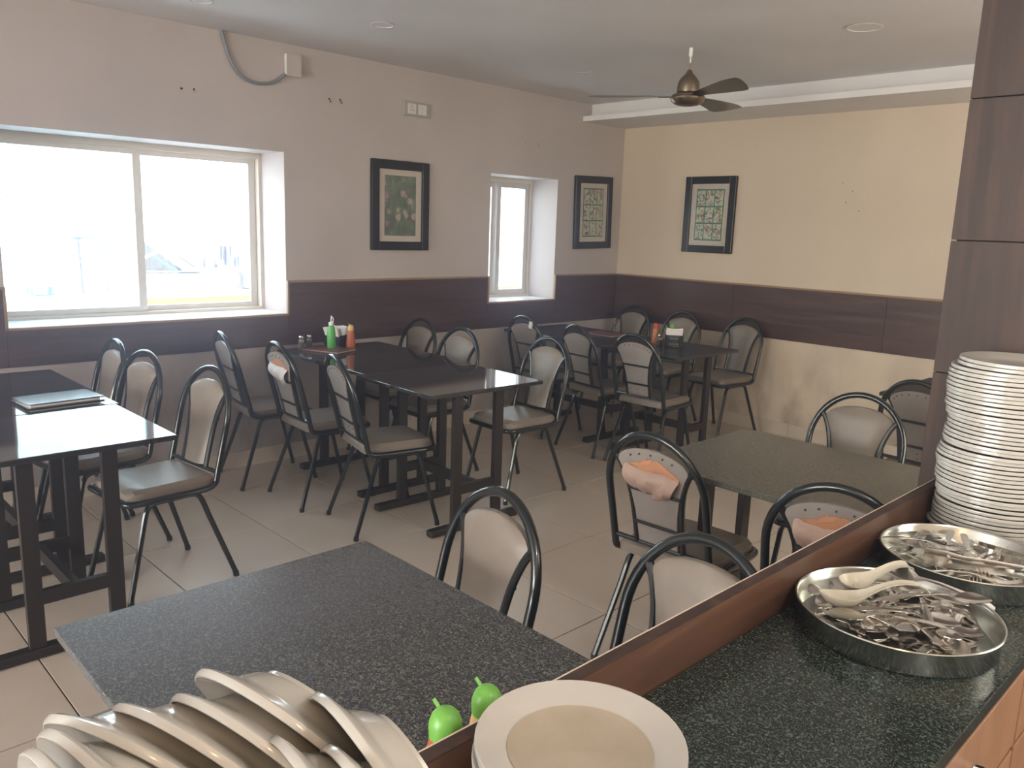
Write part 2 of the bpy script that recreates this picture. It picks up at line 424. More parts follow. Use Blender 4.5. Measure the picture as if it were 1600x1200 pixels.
# ------------------------------------------------------------------ room shell
XR, YN, ZC = 6.4, -12.0, 2.58
W1 = (-4.886, -3.333, 0.953, 1.948); W2 = (-1.60, -0.845, 0.958, 1.942)
def shell():
    struct(MB().box((XR/2-0.25, YN/2, -0.053), (XR+1.5, -YN+1, 0.10)).build('floor', 'grout'), 'beige square tiled floor of the dining room', 'floor')
    fl = bpy.data.objects['floor']
    tb = MB().box((0, 0, 0), (0.5950, 0.5950, 0.012), bev=0.0012).mesh('tile'); tb.materials.append(MATS['floor_tile'])
    gx, gy = 1.581, -2.244     # a grid crossing
    for i in range(-3, 9):
        for j in range(-17, 5):
            cx, cy = gx+0.6*i+0.3, gy+0.6*j+0.3
            if -0.29 < cx < XR+0.25 and YN-0.2 < cy < 0.29:
                link('tile', tb, fl, (cx, cy, -0.006))
    # window wall at x = 0 with two holes
    w = MB(); x0, x1 = -0.42, 0.0; xc, xd = (x0+x1)/2, x1-x0
    def seg(y0, y1, z0, z1): w.box((xc, (y0+y1)/2, (z0+z1)/2), (xd, y1-y0, z1-z0))
    zt = ZC+0.1
    seg(YN-0.2, W1[0], -0.02, zt); seg(W1[1], W2[0], -0.02, zt); seg(W2[1], 0.3, -0.02, zt)
    for W in (W1, W2): seg(W[0], W[1], -0.02, W[2]); seg(W[0], W[1], W[3], zt)
    struct(w.build('wall_left', 'glare_tinted_plaster'), 'cream plaster wall with two deep-set windows', 'wall')
    struct(MB().box((XR/2, 0.15, ZC/2), (XR+0.4, 0.3, ZC+0.2)).build('wall_back', 'cream_plaster'), 'cream back wall with one framed print', 'wall')
    struct(MB().box((XR+0.1, YN/2, ZC/2), (0.2, -YN+0.4, ZC+0.2)).build('wall_right', 'cream_plaster'))
    struct(MB().box((XR/2, YN-0.1, ZC/2), (XR+0.4, 0.2, ZC+0.2)).build('wall_front', 'cream_plaster'))
    struct(MB().box((XR/2-0.1, YN/2, ZC+0.06), (XR+1.0, -YN+0.8, 0.12)).build('ceiling', 'ceiling_paint'), 'pale grey plaster ceiling with recessed lights', 'ceiling')
    # stepped cornice along the back wall
    c = MB().box((XR/2, -0.23, (2.475+ZC)/2), (XR, 0.46, ZC-2.475+0.01))
    o = struct(c.build('trim_1', 'cornice_paint'), 'stepped plaster cornice along the back wall', 'cornice')
    MB().box((XR/2, -0.285, 2.455), (XR, 0.57, 0.044), bev=0.003).build('lip', 'cornice_paint', o)
    # dado panels
    dado = thing('trim_2', 'dark wood laminate dado band on the window wall', 'dado'); struct(dado)
    def pan(y0, y1, z0, z1):
        MB().box((0.006, (y0+y1)/2, (z0+z1)/2), (0.012, y1-y0-0.002, z1-z0)).build('panel', 'dado_laminate', dado)
    zb, zt2 = 0.752, 1.150
    pan(YN, -7.0, zb, zt2); pan(-7.0, W1[0]-0.01, zb, zt2)
    pan(W1[0]-0.01, W1[1]+0.01, zb, W1[2]-0.006)
    pan(W1[1]+0.01, W2[0]-0.01, zb, zt2); pan(W2[0]-0.01, W2[1]+0.01, zb, W2[2]-0.006); pan(W2[1]+0.01, -0.012, zb, zt2)
    b = MB()
    for y0, y1, z in ((YN, W1[0]-0.012, zt2), (W1[1]+0.012, W2[0]-0.004, zt2), (W2[1]+0.012, -0.012, zt2)):
        b.box((0.009, (y0+y1)/2, z+0.006), (0.018, y1-y0, 0.013))
    for W in (W1, W2):
        b.box((0.009, (W[0]+W[1])/2, W[2]-0.006), (0.020, W[1]-W[0]+0.02, 0.012))
        for y in (W[0]-0.006, W[1]+0.006): b.box((0.009, y, (W[2]-0.012+zt2+0.012)/2), (0.020, 0.012, zt2+0.024-W[2]))
    b.build('edge_bead', 'wood_bead', dado)
    d2 = thing('trim_3', 'dark wood laminate dado band on the back wall', 'dado'); struct(d2)
    for x0_, x1_ in ((0.012, 1.22), (1.22, 2.44), (2.44, 3.66), (3.66, 4.88), (4.88, XR)):
        MB().box(((x0_+x1_)/2, -0.006, (zb+zt2)/2), (x1_-x0_-0.002, 0.012, zt2-zb)).build('panel', 'dado_laminate_back', d2)
    MB().box((XR/2, -0.009, zt2+0.006), (XR, 0.018, 0.013)).build('edge_bead', 'wood_bead', d2)
    # skirting of cut floor tile
    s = thing('baseboard_left', 'tiled skirting at the foot of the window wall', 'skirting'); struct(s)
    y = 0.0
    while y > YN:
        y2 = max(y-0.6, YN); MB().box((0.005, (y+y2)/2, 0.05), (0.010, y-y2-0.003, 0.10)).build('tile', 'floor_tile', s); y = y2
    s = thing('baseboard_back', 'tiled skirting at the foot of the back wall', 'skirting'); struct(s)
    x = 0.0
    while x < XR:
        x2 = min(x+0.6, XR); MB().box(((x+x2)/2, -0.005, 0.05), (x2-x-0.003, 0.010, 0.10)).build('tile', 'floor_tile', s); x = x2
shell()

def window(name, W, label, sashes, mull):
    o = thing(name, label, 'window'); struct(o)
    y0, y1, z0, z1 = W; xf = -0.34
    MB().box((-0.15, (y0+y1)/2, z0-0.003), (0.30, y1-y0-0.002, 0.010)).build('sill', 'sill_stone', o)
    f = MB(); t = 0.020; tt = 0.035
    f.box((xf, y0+t/2, (z0+z1)/2), (0.09, t, z1-z0)); f.box((xf, y1-t/2, (z0+z1)/2), (0.09, t, z1-z0))
    f.box((xf, (y0+y1)/2, z0+t/2), (0.09, y1-y0-2*t, t)); f.box((xf, (y0+y1)/2, z1-tt/2), (0.09, y1-y0-2*t, tt))
    f.build('window_frame', 'frame_paint', o)
    for (a, b_, x, pane, open_) in sashes:
        s = MB(); q = 0.031 if y1-y0 > 1 else 0.044; za, zb = z0+t, z1-tt
        qs = 0.045; s.box((x, a+qs/2, (za+zb)/2), (0.024, qs, zb-za)); s.box((x, b_-qs/2, (za+zb)/2), (0.024, qs, zb-za))
        s.box((x, (a+b_)/2, za+q/2), (0.024, b_-a-2*qs, q)); s.box((x, (a+b_)/2, zb-q/2), (0.024, b_-a-2*qs, q))
        so = s.build('sash', 'aluminium_frame', o)
        MB().box((x, (a+b_)/2, (za+zb)/2), (0.004, b_-a-2*qs, zb-za-2*q)).build('pane', pane, so)
    return o
window('window_1', W1, 'large sliding window with two panes over the left table', [(W1[0]+0.022, -4.078, -0.325, 'dusty_pane', 0), (-4.115, W1[1]-0.022, -0.355, 'clear_pane', 0)], 0)
window('window_2', W2, 'narrow sliding window beside the corner', [(W2[0]+0.022, -1.225, -0.355, 'clear_pane', 0), (-1.235, W2[1]-0.022, -0.325, 'clear_pane', 0)], 0)

# ------------------------------------------------------------------ pillar and counter
def pillar():
    o = thing('wood_clad_pillar', 'brown wood-laminate clad pillar behind the tall plate stack', 'pillar', (0, 0, 0))
    X0, X1, Y0, Y1 = 3.965, 4.75, -3.66, -3.15
    MB().box(((X0+X1)/2, (Y0+Y1)/2, ZC/2), (X1-X0-0.02, Y1-Y0-0.02, ZC)).build('core', 'dark_gap', o)
    zs = [0.0, 0.197, 0.535, 0.873, 1.211, 1.548, 1.888, 2.226, ZC]
    for a, b in zip(zs[:-1], zs[1:]):
        MB().box(((X0+X1)/2, (Y0+Y1)/2, (a+b)/2), (X1-X0, Y1-Y0, b-a-0.003), bev=0.0008).build('panel', 'pillar_laminate', o)
pillar()
XI, XO = 4.052, 4.405
def counter():
    t = tag(MB().box(((XI+XO)/2, (-3.665-8.0)/2, 0.855), (XO-XI, 8.0-3.665, 0.03), bev=0.004).build('worktop', 'green_granite'),
            'dark green speckled granite counter top holding the cutlery trays', 'worktop')
    c = thing('service_counter', 'orange-brown wooden counter cabinet with drawers under the granite', 'counter')
    MB().box(((XI+4.375)/2, (-3.665-8.0)/2, 0.42), (4.375-XI, 8.0-3.665, 0.84)).build('body', 'cabinet_wood', c)
    MB().box((4.381, (-3.665-8.0)/2, 0.828), (0.014, 8.0-3.67, 0.022)).build('rail', 'cabinet_wood', c)
    y = -3.70
    while y > -7.8:
        y2 = y-0.62
        d = MB().box((4.385, (y+y2)/2, 0.735), (0.018, 0.612, 0.15), bev=0.002).build('drawer', 'cabinet_wood', c)
        yc = (y+y2)/2
        MB().tube(smooth_path([(4.394, yc-0.05, 0.74), (4.42, yc-0.045, 0.74), (4.42, yc+0.045, 0.74), (4.394, yc+0.05, 0.74)], 4), 0.006).build('handle', 'chrome', d)
        d = MB().box((4.385, (y+y2)/2, 0.345), (0.018, 0.612, 0.61), bev=0.002).build('door', 'cabinet_wood', c)
        MB().tube([(4.394, y-0.06, 0.55), (4.42, y-0.06, 0.55), (4.42, y-0.06, 0.45), (4.394, y-0.06, 0.45)], 0.006).build('handle', 'chrome', d)
        y = y2
    u = thing('counter_upstand', 'reddish brown wooden upstand along the dining side of the counter', 'upstand')
    MB().box((4.041, (-3.665-8.0)/2, 0.4755), (0.020, 8.0-3.665, 0.951)).build('board', 'ledge_veneer', u)
    MB().box((4.041, (-3.665-8.0)/2, 0.952), (0.020, 8.0-3.665, 0.0022)).build('top_strip', 'pillar_laminate', u)
    MB().box((4.0305, (-3.665-8.0)/2, 0.948), (0.0025, 8.0-3.665, 0.0105)).build('edge_banding', 'pale_banding', u)
counter()

# ------------------------------------------------------------------ tables
def table(label, corner, lx, ly, rz, top, group, legs=None, name='dining_table'):
    """corner = front-left (min x, min y) at floor; lx, ly size"""
    o = thing(name, label, 'table', (corner[0]+lx/2, corner[1]+ly/2, 0), rz, group)
    MB().box((0, 0, 0.74), (lx-0.003, ly, 0.020), bev=0.003).build('tabletop', top, o)
    e = 0.155 if lx > 0.8 else 0.09
    e2 = e
    for sx in (-1, 1):
        x = sx*(lx/2-e)
        MB().box((x, 0, 0.022), (0.05, 0.60, 0.034), bev=0.004).build('foot', 'leg_paint', o)
        g = MB()
        for sy in (-1, 1):
            for k in (-1, 1): g.lathe([(0.012, 0), (0.014, 0.002), (0.012, 0.006)], 8, (x, sy*0.27, 0))
        g.build('glide', 'holder_black', o)
        for sy in (-1, 1):
            MB().box((x, sy*0.135, 0.375), (0.028, 0.052, 0.672)).build('leg', 'leg_paint', o)
        MB().box((x, 0, 0.22), (0.026, 0.22, 0.05)).build('crosspiece', 'leg_paint', o)
        MB().box((x, 0, 0.72), (0.04, 0.50, 0.02)).build('bearer', 'leg_paint', o)
    MB().box((0, 0, 0.22), (lx-2*e-0.02, 0.028, 0.05)).build('stretcher', 'leg_paint', o)
    return o
table('window-end table of the left pair, carrying the closed menu', (0.135, -5.45), 0.988, 0.71, 0, 'brown_granite', 'left table pair')
table('aisle-end table of the left pair, mirroring the bright window', (1.127, -5.455), 0.645, 0.70, 0, 'brown_granite', 'left table pair')
table('window-end table of the middle pair, with the sauce bottles', (0.14, -3.49), 0.985, 0.74, R_(-1.5), 'brown_granite', 'middle table pair')
table('aisle-end table of the middle pair, glare on its far corner', (1.125, -3.56), 0.66, 0.74, R_(-2), 'brown_granite', 'middle table pair')
table('corner table of the far pair, with the maroon menu', (0.085, -1.50), 1.03, 0.70, R_(-1.5), 'edge_granite', 'far table pair')
table('table of the far pair carrying the napkin box', (1.115, -1.545), 0.65, 0.74, R_(-1), 'edge_granite', 'far table pair')
table('dusty green granite table beside the pillar', (3.02, -3.635), 0.93, 0.74, R_(-0.5), 'dusty_granite', None)
table('large dark speckled table in the foreground, smeared with wipe marks', (3.043, -5.515), 0.96, 0.714, R_(-0.6), 'smeared_sheen_granite', None)
table('small dark table against the back wall, half hidden by the pillar', (3.035, -1.54), 0.93, 0.74, 0, 'edge_granite', None)

# ------------------------------------------------------------------ chairs
H, HW, YC, YT, ZX = 0.892, 0.190, -0.174, -0.274, 0.480
def ylean(z): return YC + (YT-YC)*(z-ZX)/(H-ZX)
Z0 = H-0.21
def pad_rows():
    rows = []
    for z, w in ((0.492, 0.078), (0.55, 0.080), (0.61, 0.084), (0.67, 0.094), (0.72, 0.110), (0.76, 0.128), (0.785, 0.137)):
        rows.append((z, w))
    for k in range(1, 7):
        a = k/6*math.pi/2; rows.append((0.785+0.058*math.sin(a), max(0.137*math.cos(a), 0.02)))
    return rows
def chair_meshes():
    M = {}
    b = MB()
    arc = [(-HW*math.cos(a), Z0+0.21*math.sin(a)) for a in [math.pi*k/22 for k in range(23)]]
    half = [(-HW, 0.48), (-HW, 0.58)]
    path = [(0, 0.205, 0.418), (-0.13, 0.205, 0.418), (-0.165, 0.195, 0.418), (-0.18, 0.16, 0.418), (-0.186, 0.05, 0.418), (-0.19, -0.08, 0.418), (-0.19, -0.135, 0.421), (-0.19, -0.162, 0.436), (-0.19, -0.170, 0.46)]
    left = smooth_path(path, 3)
    hoop = [Vector((x, ylean(z), z)) for x, z in half+arc+[(HW, 0.58), (HW, 0.48)]]
    right = [Vector((-p.x, p.y, p.z)) for p in left[::-1]]
    b.tube(left+hoop+right[:-1], 0.0132, 10, closed=True)
    M['back_hoop'] = (b, 'black_enamel')
    M['crossbar'] = (MB().tube([(-HW, YC, ZX), (HW, YC, ZX)], 0.009, 8), 'black_enamel')
    for s, nm in ((-1, 'back_post'), (1, 'back_post.r')):
        pts = [(0.158, 0.805), (0.138, 0.782), (0.120, 0.745), (0.104, 0.69), (0.095, 0.61), (0.092, 0.48)]
        M[nm] = (MB().tube(smooth_path([(s*x, ylean(z), z) for x, z in pts], 4), 0.011, 8), 'black_enamel')
    rows = pad_rows(); F = []; B = []
    for z, w in rows:
        F.append([(w*t, ylean(z)+0.004+0.016*(1-t**4)*min(1, (0.858-z)/0.05), z) for t in (-1, -0.8, -0.5, 0, 0.5, 0.8, 1)])
        B.append([(w*t, ylean(z)-0.008, z) for t in (-1, -0.8, -0.5, 0, 0.5, 0.8, 1)])
    M['backrest'] = (MB().shell(F, B), 'taupe_vinyl')
    B2 = [[(x*0.985, y-0.0025, z) for x, y, z in r] for r in B]; B1 = [[(x*0.985, y+0.001, z) for x, y, z in r] for r in B]
    M['back_cloth'] = (MB().shell(B2[:-1], B1[:-1]), 'grey_backcloth')
    for z, nm in ((0.565, 'back_strap'), (0.69, 'back_strap.u')):
        w = 0.088 if z < 0.6 else 0.104
        M[nm] = (MB().box((0, ylean(z)-0.014, z), (2*w, 0.005, 0.012)), 'black_enamel')
    # seat
    F = []; B = []
    ys = [-0.175, -0.16, -0.11, 0.0, 0.10, 0.17, 0.195]; ts = (-1, -0.9, -0.6, 0, 0.6, 0.9, 1)
    for i, y in enumerate(ys):
        hw = 0.176-0.010*(i/6)
        if i in (0, 6): hw -= 0.018
        edge = 0.012 if i in (0, 6) else 0.0
        F.append([(hw*t, y, 0.466-edge-0.014*(abs(t) > 0.95)+0.006*(1-t*t)) for t in ts])
        B.append([(hw*t, y, 0.424) for t in ts])
    M['seat'] = (MB().shell(F, B), 'taupe_vinyl')
    M['seat_brace'] = (MB().box((0, 0.12, 0.412), (0.33, 0.025, 0.006)).box((0, -0.10, 0.412), (0.33, 0.025, 0.006)), 'black_enamel')
    for sx in (-1, 1):
        for fr in (1, -1):
            if fr == 1: pts = [(0.160, 0.0, 0.401), (0.160, 0.075, 0.401), (0.161, 0.108, 0.394), (0.163, 0.128, 0.365), (0.166, 0.145, 0.30), (0.182, 0.218, 0.0)]
            else: pts = [(0.160, 0.0, 0.401), (0.160, -0.06, 0.401), (0.162, -0.093, 0.394), (0.166, -0.113, 0.365), (0.172, -0.135, 0.30), (0.206, -0.236, 0.0)]
            sp = smooth_path([(sx*x, y, z) for x, y, z in pts[:5]], 3) + [Vector((sx*pts[5][0], pts[5][1], 0.012))]
            b = MB().tube(sp, 0.0115, 8)
            p = pts[5]; b.tube([(sx*p[0], p[1], 0.0), (sx*p[0]*0.999, p[1]*0.99, 0.02)], 0.0135, 8)
            M['leg.%d%d' % (sx, fr)] = (b, 'black_enamel')
    return M
CM = chair_meshes(); CME = {}
for k, (b, m) in CM.items():
    me = b.mesh(k.split('.')[0]); me.materials.append(MATS[m]); CME[k] = me
def chair(x, y, deg, label, group, extra=()):
    o = thing('dining_chair', label, 'chair', (x, y, 0), R_(deg), group)
    for k, me in CME.items(): link(k.split('.')[0], me, o)
    if 'rivets' in extra:
        b = MB()
        for k in range(9):
            a = math.pi*(0.06+0.88*k/8); b.lathe([(0.0, 0.003), (0.004, 0.002), (0.004, 0)], 6, (0, 0, 0))
            n = len(b.v)//18*18
            cx, cz = 0.117*math.cos(a), 0.785+0.042*math.sin(a)
            for i in range(len(b.v)-18, len(b.v)):
                vx, vy, vz = b.v[i]; b.v[i] = (cx+vx, ylean(cz)-0.0105-vz, cz+vy)
        r = b.build('rivets', 'rivet_metal', o); r['kind'] = 'stuff'
        b = MB()
        for sx in (-1, 0, 1):
            for z in (0.505, 0.53):
                b.box((sx*0.055, ylean(z)-0.011, z), (0.006, 0.003, 0.006))
        r = b.build('tacks', 'rivet_metal', o); r['kind'] = 'stuff'
    if 'torn' in extra or 'torn_white' in extra:
        flap = 'white_lining' if 'torn_white' in extra else 'peeled_vinyl'
        # bare board showing where the backing has come away
        F = []; B = []
        for i, z in enumerate((0.735, 0.76, 0.780, 0.795, 0.808)):
            w = (0.100, 0.106, 0.088, 0.050, 0.022)[i]
            row = [(w*t+0.004*math.sin(9*t+i), ylean(z)-0.013, z+0.004*math.sin(7*t+2*i)) for t in (-1, -0.6, -0.2, 0.2, 0.6, 1)]
            F.append(row); B.append([(a, c+0.0025, d) for a, c, d in row])
        e = MB().shell(F, B, False).build('bare_board', 'orange_board', o); e['label'] = 'bare orange board under the torn backing'
        F = []; B = []
        for i in range(9):
            u = i/8; z = 0.768-0.092*u
            w = 0.104*math.sqrt(max(1-(max(u-0.15, 0)/0.88)**2.4, 0.03)); sk = -0.018*u
            row = [(w*t+sk+0.004*math.sin(6*u+2*t), ylean(z)-0.014-0.030*math.sin(math.pi*min(u*1.05, 1))**0.8*(1-0.4*t*t)-0.008*math.sin(7*t+4*u), z+0.004*math.sin(4*t+2*u)-0.010*t) for t in (-1, -0.75, -0.5, -0.25, 0, 0.25, 0.5, 0.75, 1)]
            F.append(row); B.append([(a, c+0.002, d) for a, c, d in row])
        e = MB().shell(F, B).build('torn_flap', flap, o); e['label'] = 'torn backing hanging down in a flap'
        b = MB()
        for k in range(5):
            a = math.pi*(0.2+0.6*k/4); cx, cz = 0.10*math.cos(a), 0.79+0.035*math.sin(a)
            b.box((cx, ylean(cz)-0.0145, cz), (0.005, 0.003, 0.005))
        r = b.build('rivets', 'rivet_metal', o); r['kind'] = 'stuff'
    if 'paper' in extra:
        MB().box((0.10, ylean(0.86)-0.02, 0.845), (0.035, 0.003, 0.05), m=Matrix.Rotation(R_(8), 4, 'Y')).build('tape', 'paper_white', o)
    return o
gL, gM, gF, gN = 'chairs at the left tables', 'chairs at the middle tables', 'chairs at the far tables', 'chairs at the near and pillar tables'
CH = [
 (1.305, -4.671, 186, 'black tube chair at the aisle end of the left table, whole seat visible', gL, ()),
 (0.741, -4.70, 187.7, 'middle one of three chairs behind the left table', gL, ()),
 (0.263, -4.66, 180.1, 'chair nearest the window behind the left table', gL, ()),
 (0.269, -3.665, -7.8, 'chair nearest the window wall with its back to the left table', gM, ()),
 (0.773, -3.62, -4.1, 'chair whose torn back shows a white flap, at the middle table', gM, ('torn_white',)),
 (1.338, -3.60, -13.2, 'chair with a studded pale back nearest the aisle at the middle table', gM, ('rivets',)),
 (0.253, -2.66, 180.6, 'chair behind the middle table, below the blue-framed print', gM, ()),
 (0.779, -2.74, 181.4, 'lower chair behind the middle table, right of the print', gM, ()),
 (1.385, -2.60, 178.1, 'chair with shiny seat at the far right corner of the middle table', gM, ()),
 (0.481, -1.60, -1.9, 'chair with white tape on its hoop at the corner table', gF, ('paper',)),
 (1.095, -1.60, -8.7, 'chair with plain strapped back in the row before the far table', gF, ()),
 (1.548, -1.60, 1.2, 'chair with studded back facing the napkin box', gF, ('rivets',)),
 (0.35, -0.46, 180.2, 'chair nearest the room corner behind the far table', gF, ()),
 (0.847, -0.46, 180.2, 'chair behind the far table, just behind the napkin box', gF, ()),
 (1.377, -0.40, 173.4, 'chair standing free at the right end of the far table', gF, ()),
 (3.268, -4.83, 172.3, 'chair with plump taupe back behind the foreground table', gN, ()),
 (3.800, -4.70, 176.5, 'chair half hidden by the counter ledge, smooth beige back', gN, ()),
 (3.175, -3.58, 2.2, 'chair with orange torn back left of the pillar table', gN, ('torn',)),
 (3.740, -3.60, 12.7, 'chair with torn back close to the counter at the pillar table', gN, ('torn',)),
 (3.365, -2.78, 188.9, 'chair with dark grey back on the far side of the pillar table', gN, ()),
 (3.385, -1.66, -7.2, 'chair with studded back beside the pillar, facing the back wall', gN, ('rivets',)),
]
# exact fitted positions where no table is in the way
FIT = {3: (0.269, -3.615), 4: (0.773, -3.544), 5: (1.338, -3.52), 6: (0.253, -2.708), 7: (0.779, -2.79), 8: (1.385, -2.627), 9: (0.481, -1.40), 10: (1.095, -1.47), 11: (1.548, -1.47), 12: (0.35, -0.42), 13: (0.847, -0.40), 14: (1.377, -0.37), 17: (3.175, -3.513), 18: (3.766, -3.561), 19: (3.365, -2.74), 20: (3.385, -1.64), 0: (1.305, -4.671), 1: (0.741, -4.74), 2: (0.263, -4.73)}
for i, (x, y, d, lab, g, ex) in enumerate(CH):
    if i in FIT: x, y = FIT[i]
    chair(x, y, d, lab, g, ex)

# ------------------------------------------------------------------ plates
def plate_mesh(r, h, t=0.0025):
    """profile with foot ring, well and broad rim"""
    up = [(0, 0.004), (r*0.62, 0.004), (r*0.70, 0.007), (r*0.76, h*0.55), (r*0.975, h-0.0005), (r*0.995, h)]
    dn = [(r, h-0.0015), (r, h-0.0072), (r*0.985, h-0.0084), (r*0.95, h-t-0.004), (r*0.78, h*0.55-t), (r*0.70, 0.002), (r*0.60, 0.0), (r*0.56, 0.0), (r*0.55, 0.0015), (0, 0.0015)]
    return MB().lathe([(0.0005, 0.004)]+up[1:]+dn[:-1]+[(0.0005, 0.0015)], 48)
def tall_stack():
    me = plate_mesh(0.122, 0.018).mesh('dinner_plate'); me.materials.append(MATS['ivory_melamine'])
    rnd = random.Random(3); n = 41; z = 0.8715
    hints = {0: 'bottom plate of the tall stack by the pillar', 1: 'second plate from the bottom of the tall stack by the pillar', n-1: 'top plate of the tall stack by the pillar',
             n-2: 'second plate from the top of the tall stack by the pillar', n-3: 'third plate from the top of the tall stack by the pillar'}
    for k in range(n):
        dx = 0.006*math.sin(k*0.33)+rnd.uniform(-0.003, 0.003)
        if k in (0, 3, 4): dx -= 0.006
        if k >= n-2: dx += 0.008
        o = link('dinner_plate', me, None, (4.172+dx+0.00008*k, -3.796+rnd.uniform(-0.003, 0.003), z), (rnd.uniform(-0.006, 0.006), rnd.uniform(-0.006, 0.006), k))
        o.name = 'dinner_plate'
        tag(o, hints.get(k, 'ivory plate within the tall stack by the pillar'), 'plate', 'tall stack of ivory plates')
        z += 0.0099
tall_stack()
def near_stack():
    b = plate_mesh(0.1165, 0.019); me = b.mesh('dinner_plate'); me.materials.append(MATS['ivory_melamine'])
    rnd = random.Random(5); n = 11; z = 0.8715
    for k in range(n):
        o = link('dinner_plate', me, None, (4.1725+rnd.uniform(-0.002, 0.003)+(0.0 if k < n-1 else 0.0), -5.276+rnd.uniform(-0.003, 0.003), z+0.01045*k), (0, 0, k*1.3))
        tag(o, 'worn top plate of the low foreground stack' if k == n-1 else 'plate directly under the worn top one in the foreground' if k == n-2 else 'ivory plate under the top one of the low foreground stack', 'plate', 'low stack of plates on the counter')
        if k == n-1:
            w = MB().lathe([(0.0005, 0.0045), (0.072, 0.0045), (0.0805, 0.0074), (0.080, 0.0069), (0.071, 0.0041), (0.0005, 0.0041)], 48).build('well', 'worn_melamine', o)
            w['label'] = 'beige scratched well of the plate'
near_stack()
def leaning_plates():
    # rack that the small plates stand in
    rk = thing('plate_rack', 'steel rack under the leaning plates at the counter end', 'rack')
    b = MB()
    for x in (4.085, 4.285):
        for z in (0.876, 1.022): b.tube([(x, -5.60, z), (x, -6.10, z)], 0.004, 6)
    for y in (-5.60, -6.10):
        for x in (4.085, 4.285): b.tube([(x, y, 0.871), (x, y, 1.022)], 0.004, 6)
        for z in (0.876, 1.022): b.tube([(4.085, y, z), (4.285, y, z)], 0.004, 6)
    b.build('frame', 'tray_steel', rk)
    for k in range(11):
        y = -5.62-0.045*k; MB().tube([(4.085, y, 1.022), (4.285, y, 1.022)], 0.0025, 6).build('wire', 'tray_steel', rk)
    def bowl(r):
        h = 0.036
        pr = [(0.0005, 0.009), (r*0.50, 0.009), (r*0.62, 0.013), (r*0.74, 0.025), (r*0.80, 0.029), (r*0.95, h-0.001), (r*0.985, h+0.0015), (r*1.0, h+0.0012), (r*1.012, h-0.0015), (r*1.010, h-0.0045), (r*0.985, h-0.0065), (r*0.80, 0.0235), (r*0.74, 0.019), (r*0.64, 0.008), (r*0.56, 0.003), (r*0.55, 0), (r*0.50, 0), (r*0.49, 0.003), (0.0005, 0.004)]
        return MB().lathe(pr, 48)
    ms = {}
    P = [((4.145, -5.609, 1.120), (0.162, -0.823, -0.544), 0.098, 'tallest leaning soup plate, highest rim over the table'),
         ((4.154, -5.639, 1.120), (0.187, -0.831, -0.524), 0.090, 'leaning soup plate just left of the tallest one'),
         ((4.135, -5.673, 1.120), (0.244, -0.813, -0.529), 0.090, 'third leaning soup plate from the tallest'),
         ((4.111, -5.708, 1.120), (0.315, -0.774, -0.550), 0.090, 'leaning soup plate over the bare floor tiles'),
         ((4.152, -5.743, 1.120), (0.165, -0.928, -0.335), 0.090, 'small leaning plate with dark hollow at the far left'),
         ((4.240, -5.594, 1.120), (-0.110, -0.931, -0.348), 0.090, 'steeply tilted soup plate nearest the sauce bottles'),
         ((4.175, -5.776, 1.120), (0.065, -0.985, -0.160), 0.090, 'lowest leaning plate at the left edge'),
         ((4.252, -5.645, 1.120), (-0.099, -0.957, -0.274), 0.080, 'small rim peeping out below the tallest leaning plate'),
         ((4.285, -5.620, 1.120), (-0.120, -0.942, -0.313), 0.080, 'plate edge at the foot of the steeply tilted plate')]
    for c, n, r, lab in P:
        if r not in ms:
            me = bowl(r).mesh('soup_plate'); me.materials.append(MATS['white_melamine']); ms[r] = me
        q = Vector(n).normalized().to_track_quat('Z', 'Y')
        o = link('soup_plate', ms[r]); o.rotation_euler = q.to_euler(); o.location = Vector(c)-Vector(n).normalized()*0.036
        tag(o, lab, 'plate', 'soup plates leaning in the rack')
leaning_plates()

# ------------------------------------------------------------------ trays of cutlery
def tray(c, label, r=0.166, h=0.043):
    pr = [(0.0005, 0.0), (r*0.955, 0.0), (r*0.975, 0.004), (r*0.985, h-0.003), (r, h), (r*0.99, h+0.0012), (r*0.975, h-0.002), (r*0.962, 0.0055), (r*0.945, 0.0015), (0.0005, 0.0015)]
    o = thing('steel_tray', label, 'tray', (c[0], c[1], 0.8708))
    MB().lathe(pr, 72).build('dish', 'tray_steel', o)
    rim = MB(); rim.tube([(r*math.cos(a), r*math.sin(a), h) for a in [2*math.pi*k/72 for k in range(72)]], 0.0018, 6, closed=True)
    rim.build('rolled_rim', 'tray_steel', o)
    return o
T1 = (4.221, -4.486); T2 = (4.219, -4.112)
tray(T1, 'round steel tray heaped with spoons, nearest the camera'); tray(T2, 'round steel tray of forks and tongs beside the tall plate stack', 0.162)
def loft(sts, th=0.0013):
    """sts: (x along, half width, z centre, dish depth)"""
    ts = (-1, -0.6, -0.2, 0.2, 0.6, 1); F = []; B = []
    for x, w, z, d in sts:
        F.append([(x, w*t, z-d*(1-t*t)) for t in ts]); B.append([(x, w*t*0.98, z-d*(1-t*t)-th) for t in ts])
    return MB().shell(F, B)
def spoon_mesh(s=1.0, bw=0.021, bl=0.055, L=0.175):
    st = []
    for k in range(9):
        u = k/8; a = math.sin(math.pi*min(max(u, 0.03), 0.97))**0.62
        st.append((-L/2+bl*u, max(bw*a, 0.004), 0.004*math.sin(math.pi*u*0.9), 0.0075*math.sin(math.pi*u)))
    st[-1] = (st[-1][0], 0.0042, 0.004, 0.0006)
    for u, w, z in ((0.08, 0.0032, 0.009), (0.25, 0.0034, 0.012), (0.55, 0.0050, 0.010), (0.8, 0.0072, 0.005), (0.95, 0.0078, 0.001), (1.0, 0.0045, 0.0)):
        st.append((-L/2+bl+(L-bl)*u, w, z, 0.0005))
    b = loft(st); b.v = [(x*s, y*s, z*s) for x, y, z in b.v]; return b
